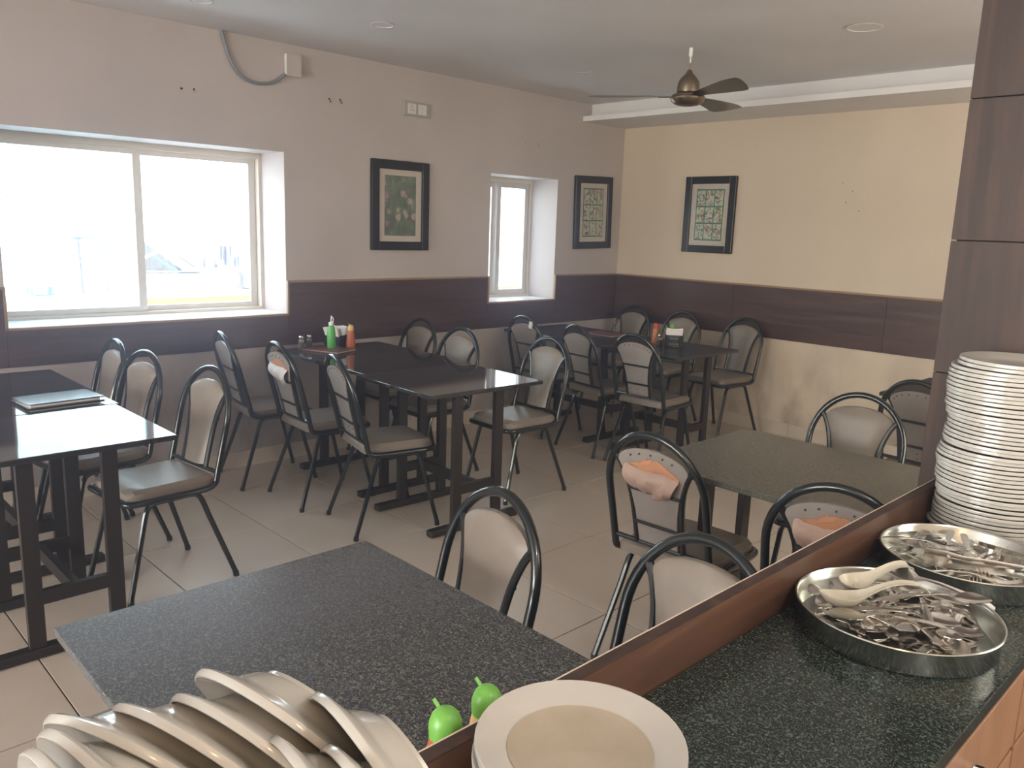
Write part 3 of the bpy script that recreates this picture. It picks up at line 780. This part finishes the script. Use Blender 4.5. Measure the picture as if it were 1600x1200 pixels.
def fork_mesh(s=1.0, L=0.18):
    st = [(-L/2+0.042, 0.0115, 0.000, 0.0012), (-L/2+0.052, 0.0118, 0.001, 0.0015), (-L/2+0.064, 0.0095, 0.004, 0.001), (-L/2+0.074, 0.0045, 0.008, 0.0004)]
    for u, w, z in ((0.15, 0.0032, 0.011), (0.5, 0.0045, 0.010), (0.8, 0.0068, 0.005), (0.96, 0.0074, 0.001), (1.0, 0.004, 0.0)):
        st.append((-L/2+0.074+(L-0.074)*u, w, z, 0.0004))
    b = loft(st)
    for k in range(4):
        y = -0.0096+k*0.0064
        b.tube([(-L/2+0.043, y, -0.0012), (-L/2+0.025, y, -0.002), (-L/2+0.008, y*0.97, 0.002), (-L/2, y*0.95, 0.005)], 0.0014, 5, taper=[1, 1, 0.9, 0.5])
    b.v = [(x*s, y*s, z*s) for x, y, z in b.v]; return b
def put(me, T, rmax, x, y, z, yaw, tx, ty, label, cat, group, name):
    o = link(name, me); o.location = (T[0]+x, T[1]+y, z); o.rotation_euler = (tx, ty, yaw); tag(o, label, cat, group); return o
def cutlery():
    sm = []
    for s, bw, bl, L in ((1.0, 0.0225, 0.062, 0.190), (0.95, 0.021, 0.056, 0.178), (0.85, 0.018, 0.05, 0.16)):
        me = spoon_mesh(s, bw, bl, L).mesh('spoon'); me.materials.append(MATS['cutlery_steel']); sm.append((me, L*s))
    fk = fork_mesh().mesh('fork'); fk.materials.append(MATS['cutlery_steel'])
    rnd = random.Random(11)
    R = 0.152
    def scatter(n, T, items, lab, cat, grp, nm, z0, z1, avoid=None):
        for k in range(n):
            me, L = items[rnd.randrange(len(items))]
            for _ in range(60):
                yaw = rnd.uniform(0, 2*math.pi); rr = R*math.sqrt(rnd.random()); ph = rnd.uniform(0, 2*math.pi)
                x, y = rr*math.cos(ph), rr*math.sin(ph)
                e = [(x+s*L/2*math.cos(yaw), y+s*L/2*math.sin(yaw)) for s in (-1, 1)]
                if all(math.hypot(*q) < R-0.004 for q in e): break
            u = k/n; tilt = rnd.uniform(-0.07, 0.07); z = 0.8708+z0+(z1-z0)*u+0.002
            flip = math.pi if rnd.random() < 0.3 else 0
            put(me, T, R, x, y, z, yaw, flip+rnd.uniform(-0.2, 0.2), tilt, lab, cat, grp, nm)
    scatter(66, T1, sm, 'steel spoon in the heap on the nearest tray', 'spoon', 'steel spoons heaped in the nearest tray', 'spoon', 0.006, 0.050)
    scatter(26, T2, [(fk, 0.18)], 'steel fork lying in the tray by the plate stack', 'fork', 'steel forks in the second tray', 'fork', 0.008, 0.040)
    scatter(12, T2, sm, 'steel spoon among the forks of the second tray', 'spoon', 'steel spoons in the second tray', 'spoon', 0.008, 0.028)
    # a few pieces that stand out
    g1 = 'steel spoons heaped in the nearest tray'
    put(sm[0][0], T1, R, 0.030, 0.112, 0.926, R_(22), 0.45, 0.22, 'large spoon propped hollow up beside the small cream soup spoon', 'spoon', g1, 'spoon')
    put(sm[0][0], T1, R, 0.044, 0.055, 0.926, R_(223), 0.0, 0.06, 'spoon whose bowl lies over the right rim of the nearest tray', 'spoon', g1, 'spoon')
    put(sm[0][0], T1, R, 0.015, -0.085, 0.922, R_(36), 0.0, 0.02, 'long spoon lying along the front of the nearest tray', 'spoon', g1, 'spoon')
    put(sm[1][0], T1, R, 0.095, -0.01, 0.924, R_(100), math.pi, 0.1, 'spoon with its back up at the right of the nearest tray', 'spoon', g1, 'spoon')
    put(sm[0][0], T1, R, -0.060, -0.035, 0.920, R_(75), 0.1, 0.05, 'large spoon at the left, just behind the long cream soup spoon', 'spoon', g1, 'spoon')
    # cream soup ladles: deep round bowl, arched channel handle
    def ladle(s):
        st = []
        for x, w, z, d in ((-0.080, 0.003, 0.020, 0.0005), (-0.077, 0.010, 0.019, 0.004), (-0.070, 0.0175, 0.0175, 0.011), (-0.058, 0.0225, 0.0160, 0.017), (-0.044, 0.0238, 0.0155, 0.0185), (-0.030, 0.0215, 0.0165, 0.0165), (-0.018, 0.0165, 0.0190, 0.011), (-0.006, 0.0120, 0.0235, 0.006), (0.010, 0.0098, 0.0310, 0.004), (0.028, 0.0092, 0.0375, 0.0032), (0.046, 0.0095, 0.0405, 0.003), (0.064, 0.0102, 0.0395, 0.003), (0.076, 0.0104, 0.0350, 0.003), (0.083, 0.0098, 0.0275, 0.003)):
            st.append((x*s, w*s, z*s, d*s))
        return loft(st, 0.0024)
    me = ladle(1.12).mesh('soup_spoon'); me.materials.append(MATS['cream_plastic'])
    put(me, T1, R, -0.022, -0.055, 0.924, R_(44), -0.12, 0.0, 'long cream plastic soup spoon lying across the spoon heap', 'spoon', 'cream soup spoons', 'soup_spoon')
    me2 = ladle(0.92).mesh('soup_spoon'); me2.materials.append(MATS['cream_plastic'])
    put(me2, T1, R, -0.058, 0.040, 0.924, R_(62), 0.22, -0.05, 'short cream plastic soup spoon behind the long one', 'spoon', 'cream soup spoons', 'soup_spoon')
    # standout forks
    put(fk, T2, R, -0.085, -0.01, 0.908, R_(200), 0.1, 0.05, 'fork with tines up at the left of the second tray', 'fork', 'steel forks in the second tray', 'fork')
    f = put(fk, T2, R, 0.02, -0.02, 0.921, R_(120), math.pi, -0.12, 'fork lying on top, tines towards the tongs', 'fork', 'steel forks in the second tray', 'fork')
    put(fk, T2, R, 0.04, -0.115, 0.905, R_(200), 0.1, 0.1, 'fork by the near rim of the second tray', 'fork', 'steel forks in the second tray', 'fork')
    # tongs
    tg = thing('serving_tongs', 'steel serving tongs lying across the second tray', 'tongs', (T2[0]+0.045, T2[1]-0.062, 0.918), R_(23))
    for s in (-1, 1):
        F = []; B = []
        pts = [(-0.10, 0.012), (-0.085, 0.018), (-0.06, 0.019), (-0.03, 0.014), (0.02, 0.017), (0.07, 0.015), (0.11, 0.006), (0.115, 0.0)]
        for x, y in pts:
            hw = 0.011 if x < -0.04 else 0.008
            F.append([(x, s*y-0.0007, -hw), (x, s*y-0.0007-s*0.002, 0), (x, s*y-0.0007, hw)]); B.append([(x, s*y+0.0007, -hw), (x, s*y+0.0007-s*0.002, 0), (x, s*y+0.0007, hw)])
        MB().shell(F, B).build('arm', 'cutlery_steel', tg)
    MB().tube([(-0.055, -0.021, 0), (-0.055, 0.021, 0)], 0.004, 8).build('pivot', 'cutlery_steel', tg)
    # folded serving lids with ribbed sides
    tg2 = thing('cake_tongs', 'ribbed steel tongs by the back rim of the second tray', 'tongs', (T2[0]+0.075, T2[1]+0.035, 0.912), R_(-8))
    for s in (-1, 1):
        F = []; B = []
        for k in range(19):
            x = -0.07+0.14*k/18; y = s*(0.010+0.006*math.cos(x*20)); rp = 0.0012*(k % 2)
            F.append([(x, y+rp-0.0006, -0.014), (x, y+rp-0.0006, 0.014)]); B.append([(x, y+rp+0.0006, -0.014), (x, y+rp+0.0006, 0.014)])
        MB().shell(F, B, False).build('arm', 'cutlery_steel', tg2)
cutlery()

# ------------------------------------------------------------------ things on the tables
def bottle(loc, label, body, cap, h=0.19, r=0.029, dome=False, hook=False, group=None, tilt=(0, 0, 0)):
    o = thing('sauce_bottle', label, 'bottle', loc, 0, group); o.rotation_euler = tilt
    hb = h*0.80 if dome else h*0.72
    MB().lathe([(0.0005, 0), (r*0.92, 0), (r, 0.006), (r, hb*0.35), (r*0.88, hb*0.66), (r*0.78, hb*0.85), (r*0.64, hb), (0.0005, hb)] if dome else
               [(0.0005, 0), (r*0.92, 0), (r, 0.006), (r, hb*0.6), (r*0.86, hb*0.85), (r*0.45, hb), (0.0005, hb)], 24).build('body', body, o)
    if dome:
        b = MB().lathe([(r*0.60, hb-0.003), (r*0.67, hb-0.001), (r*0.69, hb+0.010), (r*0.67, hb+0.019), (r*0.56, hb+0.028), (r*0.38, hb+0.034), (r*0.18, hb+0.0365), (0.0005, hb+0.037)], 24)
        b.build('cap', cap, o)
        MB().tube([(-r*0.34, 0, hb+0.030), (-r*0.66, -0.003, hb+0.041)], 0.0026, 8).build('cap_tip', cap, o)
    else:
        b = MB().lathe([(r*0.62, hb*0.98), (r*0.64, hb*1.10), (r*0.30, hb*1.13), (r*0.14, hb*1.16), (r*0.10, hb*1.38), (0.0005, hb*1.40)], 20)
        b.build('cap', cap, o)
        if hook:
            MB().tube([(math.cos(a)*0.014+0.010, 0, hb*1.23+math.sin(a)*0.016) for a in [R_(100-200*k/10) for k in range(11)]], 0.0025, 6).build('tip_cover', cap, o)
    return o
def shaker(loc, label, fill, group):
    o = thing('salt_shaker', label, 'shaker', loc, 0, group)
    MB().lathe([(0.0005, 0), (0.018, 0), (0.020, 0.004), (0.018, 0.05), (0.015, 0.062), (0.0005, 0.062)], 12).build('jar', 'clear_glass', o)
    MB().lathe([(0.0005, 0.003), (0.0165, 0.003), (0.0155, 0.04), (0.0005, 0.04)], 12).build('filling', fill, o)
    MB().lathe([(0.0165, 0.060), (0.018, 0.064), (0.017, 0.076), (0.010, 0.083), (0.0005, 0.085)], 16).build('lid', 'chrome', o)
    return o
def napkin_box(loc, rz, label, w=0.11, d=0.085, h=0.085, chalk=True, group=None):
    o = thing('napkin_box', label, 'napkin holder', loc, rz, group)
    t = 0.004; b = MB()
    b.box((0, 0, t/2), (w, d, t))
    for s in (-1, 1): b.box((s*(w/2-t/2), 0, h/2), (t, d, h)); b.box((0, s*(d/2-t/2), h/2), (w-2*t, t, h))
    b.build('box', 'holder_black', o)
    if chalk:
        # chalk lettering panel, too small in the picture to read
        c = MB()
        rnd = random.Random(2)
        for row, (z, hh, n, ww) in enumerate(((h*0.74, 0.012, 7, 0.062), (h*0.53, 0.005, 8, 0.045), (h*0.30, 0.014, 6, 0.066))):
            for k in range(n):
                x = -ww/2+ww*(k+0.5)/n
                c.box((x, -d/2-0.0006, z), (ww/n*0.25, 0.001, hh)); 
                if k % 2 == 0: c.box((x+ww/n*0.2, -d/2-0.0006, z+hh*0.38), (ww/n*0.5, 0.001, hh*0.2))
                else: c.box((x+ww/n*0.2, -d/2-0.0006, z-hh*0.38), (ww/n*0.5, 0.001, hh*0.2))
        c.box((0, -d/2-0.0006, h*0.93), (0.080, 0.001, 0.0012)).box((0, -d/2-0.0006, h*0.10), (0.080, 0.001, 0.0012))
        c.build('chalk_lettering', 'chalk', o)
    return o
def napkins(loc, rz, label, w=0.095, d=0.07, h=0.10, lean=0.12, group=None, n=10):
    o = thing('napkins', label, 'napkins', loc, rz, group); rnd = random.Random(int(loc[0]*100))
    for k in range(n):
        y = -d/2+d*(k+0.5)/n; hh = h+rnd.uniform(-0.006, 0.008)
        F = []; B = []
        for i in range(4):
            z = hh*i/3; row = [(w/2*t, y+lean*0.25*(z/h)**2*(1 if k > n/2 else -1)*h+0.002*math.sin(4*t+k), z+0.004*math.sin(3*t+k)*(i == 3)) for t in (-1, -0.3, 0.3, 1)]
            F.append(row); B.append([(a, b_+d/n*0.7, c) for a, b_, c in row])
        MB().shell(F, B).build('napkin', 'paper_white', o)
    return o
ZT = 0.7502
def menu(loc, rz, label, w, d, mt, th=0.012, open_=0.0):
    o = thing('menu_folder', label, 'menu', loc, rz)
    MB().box((0, 0, 0.0025), (w, d, 0.004), bev=0.001).build('back_cover', mt, o)
    MB().box((0.003, 0, 0.005+th*0.25), (w-0.03, d-0.03, th*0.5)).build('pages', 'paper_white', o)
    MB().box((0, 0, th*0.5+0.009), (w, d, 0.003), bev=0.001, m=Matrix.Rotation(-0.02, 4, 'Y')).build('front_cover', mt, o)
    return o
def table_things():
    g = 'condiments on the middle table'
    shaker((0.183, -3.338, ZT), 'salt shaker nearest the window on the middle table', 'salt', g)
    shaker((0.163, -3.27, ZT), 'pepper shaker behind the salt on the middle table', 'pepper', g)
    menu((0.33, -3.235, ZT), R_(20), 'reddish brown menu under the green squeeze bottle', 0.30, 0.21, 'maroon_cover', 0.008)
    napkin_box((0.20, -3.10, ZT), R_(25), 'black napkin box behind the green bottle', 0.12, 0.085, 0.075, True, g)
    napkins((0.20, -3.10, ZT+0.0045), R_(25), 'loose white napkins rising from the middle table box', 0.105, 0.068, 0.115, 1.2, g, 9)
    bottle((0.335, -3.215, ZT+0.016), 'tall green squeeze bottle with white hooked nozzle', 'green_plastic', 'white_plastic', 0.20, 0.026, False, True, g)
    bottle((0.36, -3.09, ZT), 'reddish sauce bottle with pale cap beside the green bottle', 'sauce_red', 'sauce_yellow', 0.15, 0.028, True, False, g)
    menu((0.935, -4.925, ZT), R_(4), 'black glossy menu folder on the left table', 0.215, 0.30, 'menu_cover', 0.016)
    bottle((-0.0+0.20, -5.06, ZT), 'red capped sauce bottle at the left edge by the wall', 'sauce_red', 'red_plastic', 0.17, 0.03, True, False)
    g = 'condiments on the far table'
    menu((0.745, -1.04, ZT), R_(-5), 'maroon menu lying on the far corner table', 0.30, 0.20, 'maroon_cover', 0.008)
    bottle((1.235, -1.065, ZT), 'orange sauce bottle with red cap on the far table', 'sauce_orange', 'red_plastic', 0.135, 0.026, True, False, g)
    napkin_box((1.425, -1.105, ZT), R_(32), 'black chalk-lettered napkin box on the far table', 0.125, 0.115, 0.088, True, g)
    napkins((1.425, -1.105, ZT+0.0045), R_(32), 'white napkins stuffed in the far table box', 0.112, 0.10, 0.115, 0.6, g, 9)
    bottle((1.32, -0.985, ZT), 'green topped bottle mostly hidden behind the far napkins', 'sauce_yellow', 'lime_plastic', 0.135, 0.024, True, False, g)
    shaker((1.33, -1.15, ZT), 'small dark pepper shaker beside the orange bottle', 'pepper', g)
    g = 'condiments on the foreground table'
    bottle((3.982, -5.309, ZT), 'orange sauce bottle with green dome cap, left of the napkins', 'sauce_red', 'lime_plastic', 0.205, 0.031, True, False, g)
    bottle((3.975, -5.232, ZT), 'yellow sauce bottle with green dome cap, behind the napkins', 'sauce_yellow', 'lime_plastic', 0.200, 0.030, True, False, g)
    napkins((3.995, -5.268, ZT), R_(8), 'folded white napkins between the two green capped bottles', 0.07, 0.024, 0.125, 0.5, g, 5)
    shaker((3.842, -3.215, ZT), 'glass shaker on the pillar table, against the pillar edge', 'salt', None)
table_things()

# ------------------------------------------------------------------ pictures
def picture(label, origin, axis, w, h, mt, tilt=0.0, lean=0.0, print_kind='botanical'):
    """origin = centre on the wall; axis 'y' = on window wall, 'x' = on back wall. local: x right, y out of the wall (-y), z up"""
    rz = R_(90) if axis == 'y' else 0.0
    o = thing('framed_picture', label, 'picture', origin, 0)
    o.rotation_euler = (lean, tilt, rz)
    fw = 0.055*w/0.49+0.006; d = 0.028
    b = MB()
    b.box((-(w-fw)/2, -d/2, 0), (fw, d, h), bev=0.004); b.box(((w-fw)/2, -d/2, 0), (fw, d, h), bev=0.004)
    b.box((0, -d/2, (h-fw)/2), (w-2*fw+0.004, d, fw), bev=0.004); b.box((0, -d/2, -(h-fw)/2), (w-2*fw+0.004, d, fw), bev=0.004)
    b.build('frame', mt, o)
    iw, ih = w-2*fw, h-2*fw
    MB().box((0, -0.008, 0), (iw+0.004, 0.006, ih+0.004)).build('mount', 'mat_board', o)
    pw, ph = iw*0.73, ih*0.84
    if print_kind == 'botanical':
        p = MB().box((0, -0.0118, 0), (pw, 0.001, ph)).build('print', 'print_green', o)
        me = MB().box((0, 0, 0), (pw/3*0.86, 0.0006, ph/3*0.88)).mesh('print_cell'); me.materials.append(MATS['botanical_print'])
        for i in range(3):
            for j in range(3): link('print_cell', me, p, ((i-1)*pw/3*0.97, -0.0129, (j-1)*ph/3*0.97))
    else:
        MB().box((0, -0.0118, 0), (pw, 0.001, ph)).build('print', 'flower_collage', o)
    MB().box((0, -0.0175, 0), (iw, 0.001, ih)).build('glazing', 'picture_glass', o)
picture('dark framed flower collage between the two windows', (0.002, -2.458, 1.660), 'y', 0.487, 0.607, 'black_frame', 0.0, 0.0, 'collage')
picture('black framed nine-cell botanical print near the corner on the window wall', (0.002, -0.396, 1.690), 'y', 0.487, 0.615, 'black_frame', R_(-1.5))
picture('black framed nine-cell botanical print on the back wall', (0.935, -0.002, 1.697), 'x', 0.475, 0.615, 'black_frame', 0.0)

# ------------------------------------------------------------------ wall and ceiling fittings
def fittings():
    s = thing('power_socket', 'white twin socket plate high on the window wall', 'socket', (0.0, -2.32, 2.318), R_(90))
    MB().box((0, -0.006, 0), (0.225, 0.012, 0.095), bev=0.003).build('plate', 'socket_grey', s)
    for k, x in enumerate((-0.045, 0.045)):
        m_ = MB().box((x, -0.013, 0), (0.070, 0.004, 0.066), bev=0.001).build('socket_module', 'socket_white', s)
        b = MB()
        for dx, dz in ((0, 0.014), (-0.011, -0.010), (0.011, -0.010)) if k == 0 else ((-0.008, 0.012), (0.008, 0.012), (0, -0.012)):
            b.box((x+dx, -0.0152, dz), (0.007, 0.001, 0.009 if k == 0 else 0.004))
        b.build('slot', 'socket_hole', m_)
    j = thing('junction_box', 'small white junction box under the ceiling on the window wall', 'junction box', (0.0, -3.272, 2.458), R_(90))
    MB().box((0, -0.016, 0), (0.095, 0.032, 0.125), bev=0.004).build('box', 'socket_white', j)
    MB().box((0, -0.034, 0), (0.100, 0.004, 0.130), bev=0.001).build('cover', 'glare_tinted_plaster', j)
    def onwall(y, z): return (0.012, y, z)
    cab = MB().tube(smooth_path([onwall(-3.712, 2.578), onwall(-3.69, 2.50), onwall(-3.655, 2.41), onwall(-3.59, 2.345), onwall(-3.50, 2.325), onwall(-3.40, 2.345), (0.02, -3.325, 2.40)], 6), 0.009, 8)
    tag(cab.build('cable_conduit', 'grey_conduit'), 'grey flexible conduit looping from the ceiling to the junction box', 'conduit')
    b = MB()
    for y, z in ((-3.01, 2.30), (-3.0, 2.285), (-2.93, 2.305), (-2.92, 2.29), (-3.95, 2.235), (-3.88, 2.24), (-1.24, 2.19), (-1.10, 2.20), (-1.09, 2.18)):
        b.lathe([(0.0005, 0), (0.006, 0)], 8, (0, 0, 0))
        for i in range(len(b.v)-16, len(b.v)):
            vx, vy, vz = b.v[i]; b.v[i] = (0.0012, y+vx, z+vy)
    b.build('screw_hole', 'socket_hole', bpy.data.objects['wall_left'])['kind'] = 'stuff'
    for (x, y, lab) in ((0.878, -3.221, 'recessed ceiling light above the middle table'), (0.91, -1.65, 'recessed ceiling light left of the fan'),
                        (2.804, -1.682, 'larger recessed ceiling light near the pillar'), (0.56, -4.075, 'recessed ceiling light cut by the top edge')):
        o = thing('recessed_light', lab, 'ceiling light', (x, y, ZC), 0, 'unlit recessed ceiling lights')
        r = 0.062 if x < 2 else 0.088
        MB().lathe([(r, -0.001), (r*1.04, -0.004), (r*0.90, -0.006), (r*0.84, -0.001)], 32, close=True).build('ring', 'downlight_ring', o)
        MB().lathe([(0.0005, -0.0005), (r*0.84, -0.0005), (r*0.84, -0.003), (0.0005, -0.003)], 32).build('lens', 'ceiling_paint', o)
    # nail holes left on the back wall
    b = MB()
    for x, z in ((2.02, 1.94), (2.10, 1.88), (2.16, 1.74), (2.06, 1.80)):
        b.box((x, -0.0008, z), (0.010, 0.0016, 0.008))
    b.build('nail_hole', 'socket_hole', bpy.data.objects['wall_back'])['kind'] = 'stuff'
fittings()

def fan():
    o = thing('ceiling_fan', 'three-blade bronze ceiling fan hanging near the cornice', 'fan', (1.86, -1.787, 0), R_(213))
    MB().lathe([(0.0005, 2.58), (0.011, 2.58), (0.011, 2.535), (0.005, 2.53), (0.005, 2.50), (0.0005, 2.50)][::-1], 12).build('hanger', 'white_plastic', o)
    MB().tube([(0.004, 0, 2.579), (0.006, 0, 2.52), (0.0, 0, 2.44)], 0.0045, 8).build('down_rod', 'brushed_bronze', o)
    MB().lathe([(0.0005, 2.462), (0.011, 2.462), (0.015, 2.452), (0.022, 2.440), (0.038, 2.425), (0.053, 2.408), (0.061, 2.388), (0.064, 2.365), (0.064, 2.338), (0.0005, 2.336)], 40).build('motor_bell', 'brushed_bronze', o)
    MB().lathe([(0.0005, 2.336), (0.060, 2.336), (0.060, 2.328), (0.0005, 2.328)], 32).build('collar', 'holder_black', o)
    MB().lathe([(0.0005, 2.330), (0.072, 2.330), (0.092, 2.322), (0.100, 2.306), (0.094, 2.288), (0.070, 2.272), (0.035, 2.264), (0.0005, 2.262)], 48).build('hub', 'brushed_bronze', o)
    for k in range(3):
        a = R_(120*k)
        F = []; B = []
        for (rr, w, off) in ((0.10, 0.026, 0), (0.15, 0.034, 0.002), (0.22, 0.046, 0.006), (0.34, 0.064, 0.014), (0.44, 0.078, 0.020), (0.48, 0.076, 0.020), (0.53, 0.052, 0.000), (0.575, 0.014, -0.030)):
            pit = R_(-13)
            row = []
            for t in (-1, -0.4, 0.3, 1):
                yy = w*t+off; row.append((rr, yy*math.cos(pit), 2.318+yy*math.sin(pit)-0.006*(1-t*t)*0))
            F.append([tuple(Matrix.Rotation(a, 4, 'Z') @ Vector(p)) for p in row]); B.append([tuple(Matrix.Rotation(a, 4, 'Z') @ Vector((p[0], p[1], p[2]-0.002))) for p in row])
        bl = MB().shell(F, B).build('blade', 'blade_bronze', o)
        M = Matrix.Rotation(a, 4, 'Z')
        MB().box(M @ Vector((0.13, 0.0, 2.312)), (0.08, 0.045, 0.004), m=M @ Matrix.Rotation(R_(-13), 4, 'X')).build('blade_bracket', 'holder_black', bl)
fan()

# ------------------------------------------------------------------ outdoors, beyond the windows
def outdoors():
    o = thing('neighbouring_roof', 'whitewashed flat roof with a yellow edge band outside', 'roof')
    MB().box((-9.0, -1.0, -1.35), (10.0, 22, 3.7)).build('slab', 'roof_screed', o)
    MB().box((-3.98, -1.0, 0.58), (0.12, 22, 0.22)).build('edge_band', 'yellow_paint', o)
    MB().box((-4.0, -1.0, 0.705), (0.20, 22, 0.03)).build('coping', 'outdoor_white', o)
    MB().box((-6.8, -2.98, 0.56), (0.3, 0.30, 0.10)).build('block', 'stained_render', o)
    h = thing('neighbouring_house', 'pale house with a railed balcony outside the large window', 'house')
    MB().box((-13.5, -3.8, 3.0), (3.0, 5.0, 9.0)).build('wall', 'outdoor_white', h)
    MB().box((-10.9, -3.2, 1.62), (0.7, 1.5, 0.10)).build('balcony', 'stained_render', h)
    for k in range(5): MB().tube([(-10.6, -4.0, 1.70+0.11*k), (-10.6, -2.5, 1.70+0.11*k)], 0.022, 6).build('rail', 'grille_grey', h)
    f = MB().box((-10.98, -3.1, 2.2), (0.06, 0.7, 0.9)).build('window', 'grille_grey', h)
    MB().box((-10.94, -3.1, 2.2), (0.02, 0.56, 0.76)).build('pane', 'pipe_blue', f)
    s = thing('solar_water_heater', 'tilted solar collector with blue pipe on the neighbouring roof', 'solar panel')
    # sloping collector: high at left, low at right
    def P(y, z, x=-7.0): return (x, y, z)
    F = [[P(-1.80, 1.28, -6.95), P(-1.12, 0.80, -6.95)], [P(-1.80, 0.78, -6.80), P(-1.20, 0.78, -6.80)]]
    MB().shell(F, [[(a-0.05, b, c) for a, b, c in r] for r in F], False).build('collector', 'collector_grey', s)
    for k in range(6):
        u = k/6; MB().tube([(-6.80, -1.76+0.56*u, 1.20-0.38*u), (-6.76, -1.76+0.56*u, 0.80)], 0.006, 6).build('tube', 'grille_grey', s)
    MB().tube([(-6.72, -1.80, 1.28), (-6.72, -1.05, 0.77)], 0.035, 6).build('frame_bar', 'pipe_white', s)
    MB().tube([(-6.76, -1.82, 1.34), (-6.76, -1.05, 0.83)], 0.012, 6).build('frame_bar', 'grille_grey', s)
    MB().tube([(-6.70, -1.66, 0.99), (-6.70, -1.36, 0.80)], 0.022, 6).build('blue_pipe', 'pipe_blue', s)
    MB().tube([(-6.69, -1.78, 0.96), (-6.69, -1.55, 1.07)], 0.022, 6).build('frame_bar', 'pipe_white', s)
    MB().tube([(-6.7, -1.9, 0.77), (-6.7, -1.0, 0.76)], 0.015, 6).build('pipe', 'grille_grey', s)
    MB().tube([(-6.7, -1.02, 0.79), (-6.7, -0.45, 0.80), (-6.7, 0.3, 0.62)], 0.030, 6).build('pipe', 'pipe_white', s)
    MB().tube([(-6.7, -0.75, 0.90), (-6.7, -0.58, 0.80)], 0.022, 6).build('pipe', 'pipe_white', s)
    MB().box((-6.9, -2.42, 1.21), (0.15, 0.28, 0.035)).build('bracket', 'grille_grey', s)
    MB().box((-6.9, -2.10, 1.19), (0.15, 0.20, 0.05)).build('bracket', 'grille_grey', s)
    MB().tube([(-6.8, -2.54, 1.22), (-6.8, -2.52, 0.50)], 0.012, 6).build('post', 'grille_grey', s)
    MB().tube([(-6.8, -2.36, 1.20), (-6.8, -1.95, 0.94)], 0.012, 6).build('post', 'grille_grey', s)
    MB().tube([(-6.8, -2.22, 1.20), (-6.8, -2.22, 0.50)], 0.010, 6).build('post', 'grille_grey', s)
    w = thing('stained_parapet', 'streaked grey parapet on the neighbouring roof', 'parapet')
    MB().box((-10.45, 1.05, 0.75), (0.2, 0.75, 0.50)).build('wall', 'stained_render', w)
    MB().box((-6.9, 0.35, 0.74), (0.2, 1.30, 0.46)).build('wall', 'stained_render', w)
    MB().box((-6.9, 0.35, 0.985), (0.24, 1.34, 0.03)).build('coping', 'outdoor_white', w)
    b = MB(); rnd = random.Random(4)
    for k in range(14):
        a = rnd.uniform(0, 6.28); l = rnd.uniform(0.25, 0.45); z = rnd.uniform(0.0, 0.3)
        p = [Vector((0, 0, 0)), Vector((math.cos(a)*l*0.5, math.sin(a)*l*0.5, 0.2+z*0.5)), Vector((math.cos(a)*l, math.sin(a)*l, 0.1))]
        b.tube(p, 0.02, 4, taper=[1, 1.4, 0.2])
    pl = thing('potted_plant', 'green spiky plant glimpsed at the top of the large window', 'plant', (-10.9, 0.05, 2.62))
    b.build('foliage', 'leaf', pl)
    MB().lathe([(0.0005, -0.12), (0.12, -0.12), (0.16, 0), (0.0005, 0)], 12).build('pot', 'stained_render', pl)
    MB().box((-11.1, 0.3, 1.5), (1.0, 1.4, 2.0)).build('wall', 'outdoor_white', h)
outdoors()

# ------------------------------------------------------------------ haze volume added to imitate veiling lens glare from the windows
def haze():
    m = bpy.data.materials.new('haze'); m.use_nodes = True; t = NT(m); t.n.remove(t.n['Principled BSDF'])
    v = t.node('ShaderNodeVolumeScatter'); v.inputs['Density'].default_value = 0.060; v.inputs['Anisotropy'].default_value = 0.8
    v.inputs[0].default_value = (0.72, 0.76, 1.0, 1)
    t.link(v.outputs[0], t.n['Material Output'].inputs['Volume']); MATS['haze'] = m
    o = MB().box((XR/2, YN/2, ZC/2), (XR+0.1, -YN+0.1, ZC+0.06)).build('haze', 'haze')
    tag(o, 'bluish haze volume added in the room to imitate lens glare', 'haze'); o['kind'] = 'stuff'
haze()
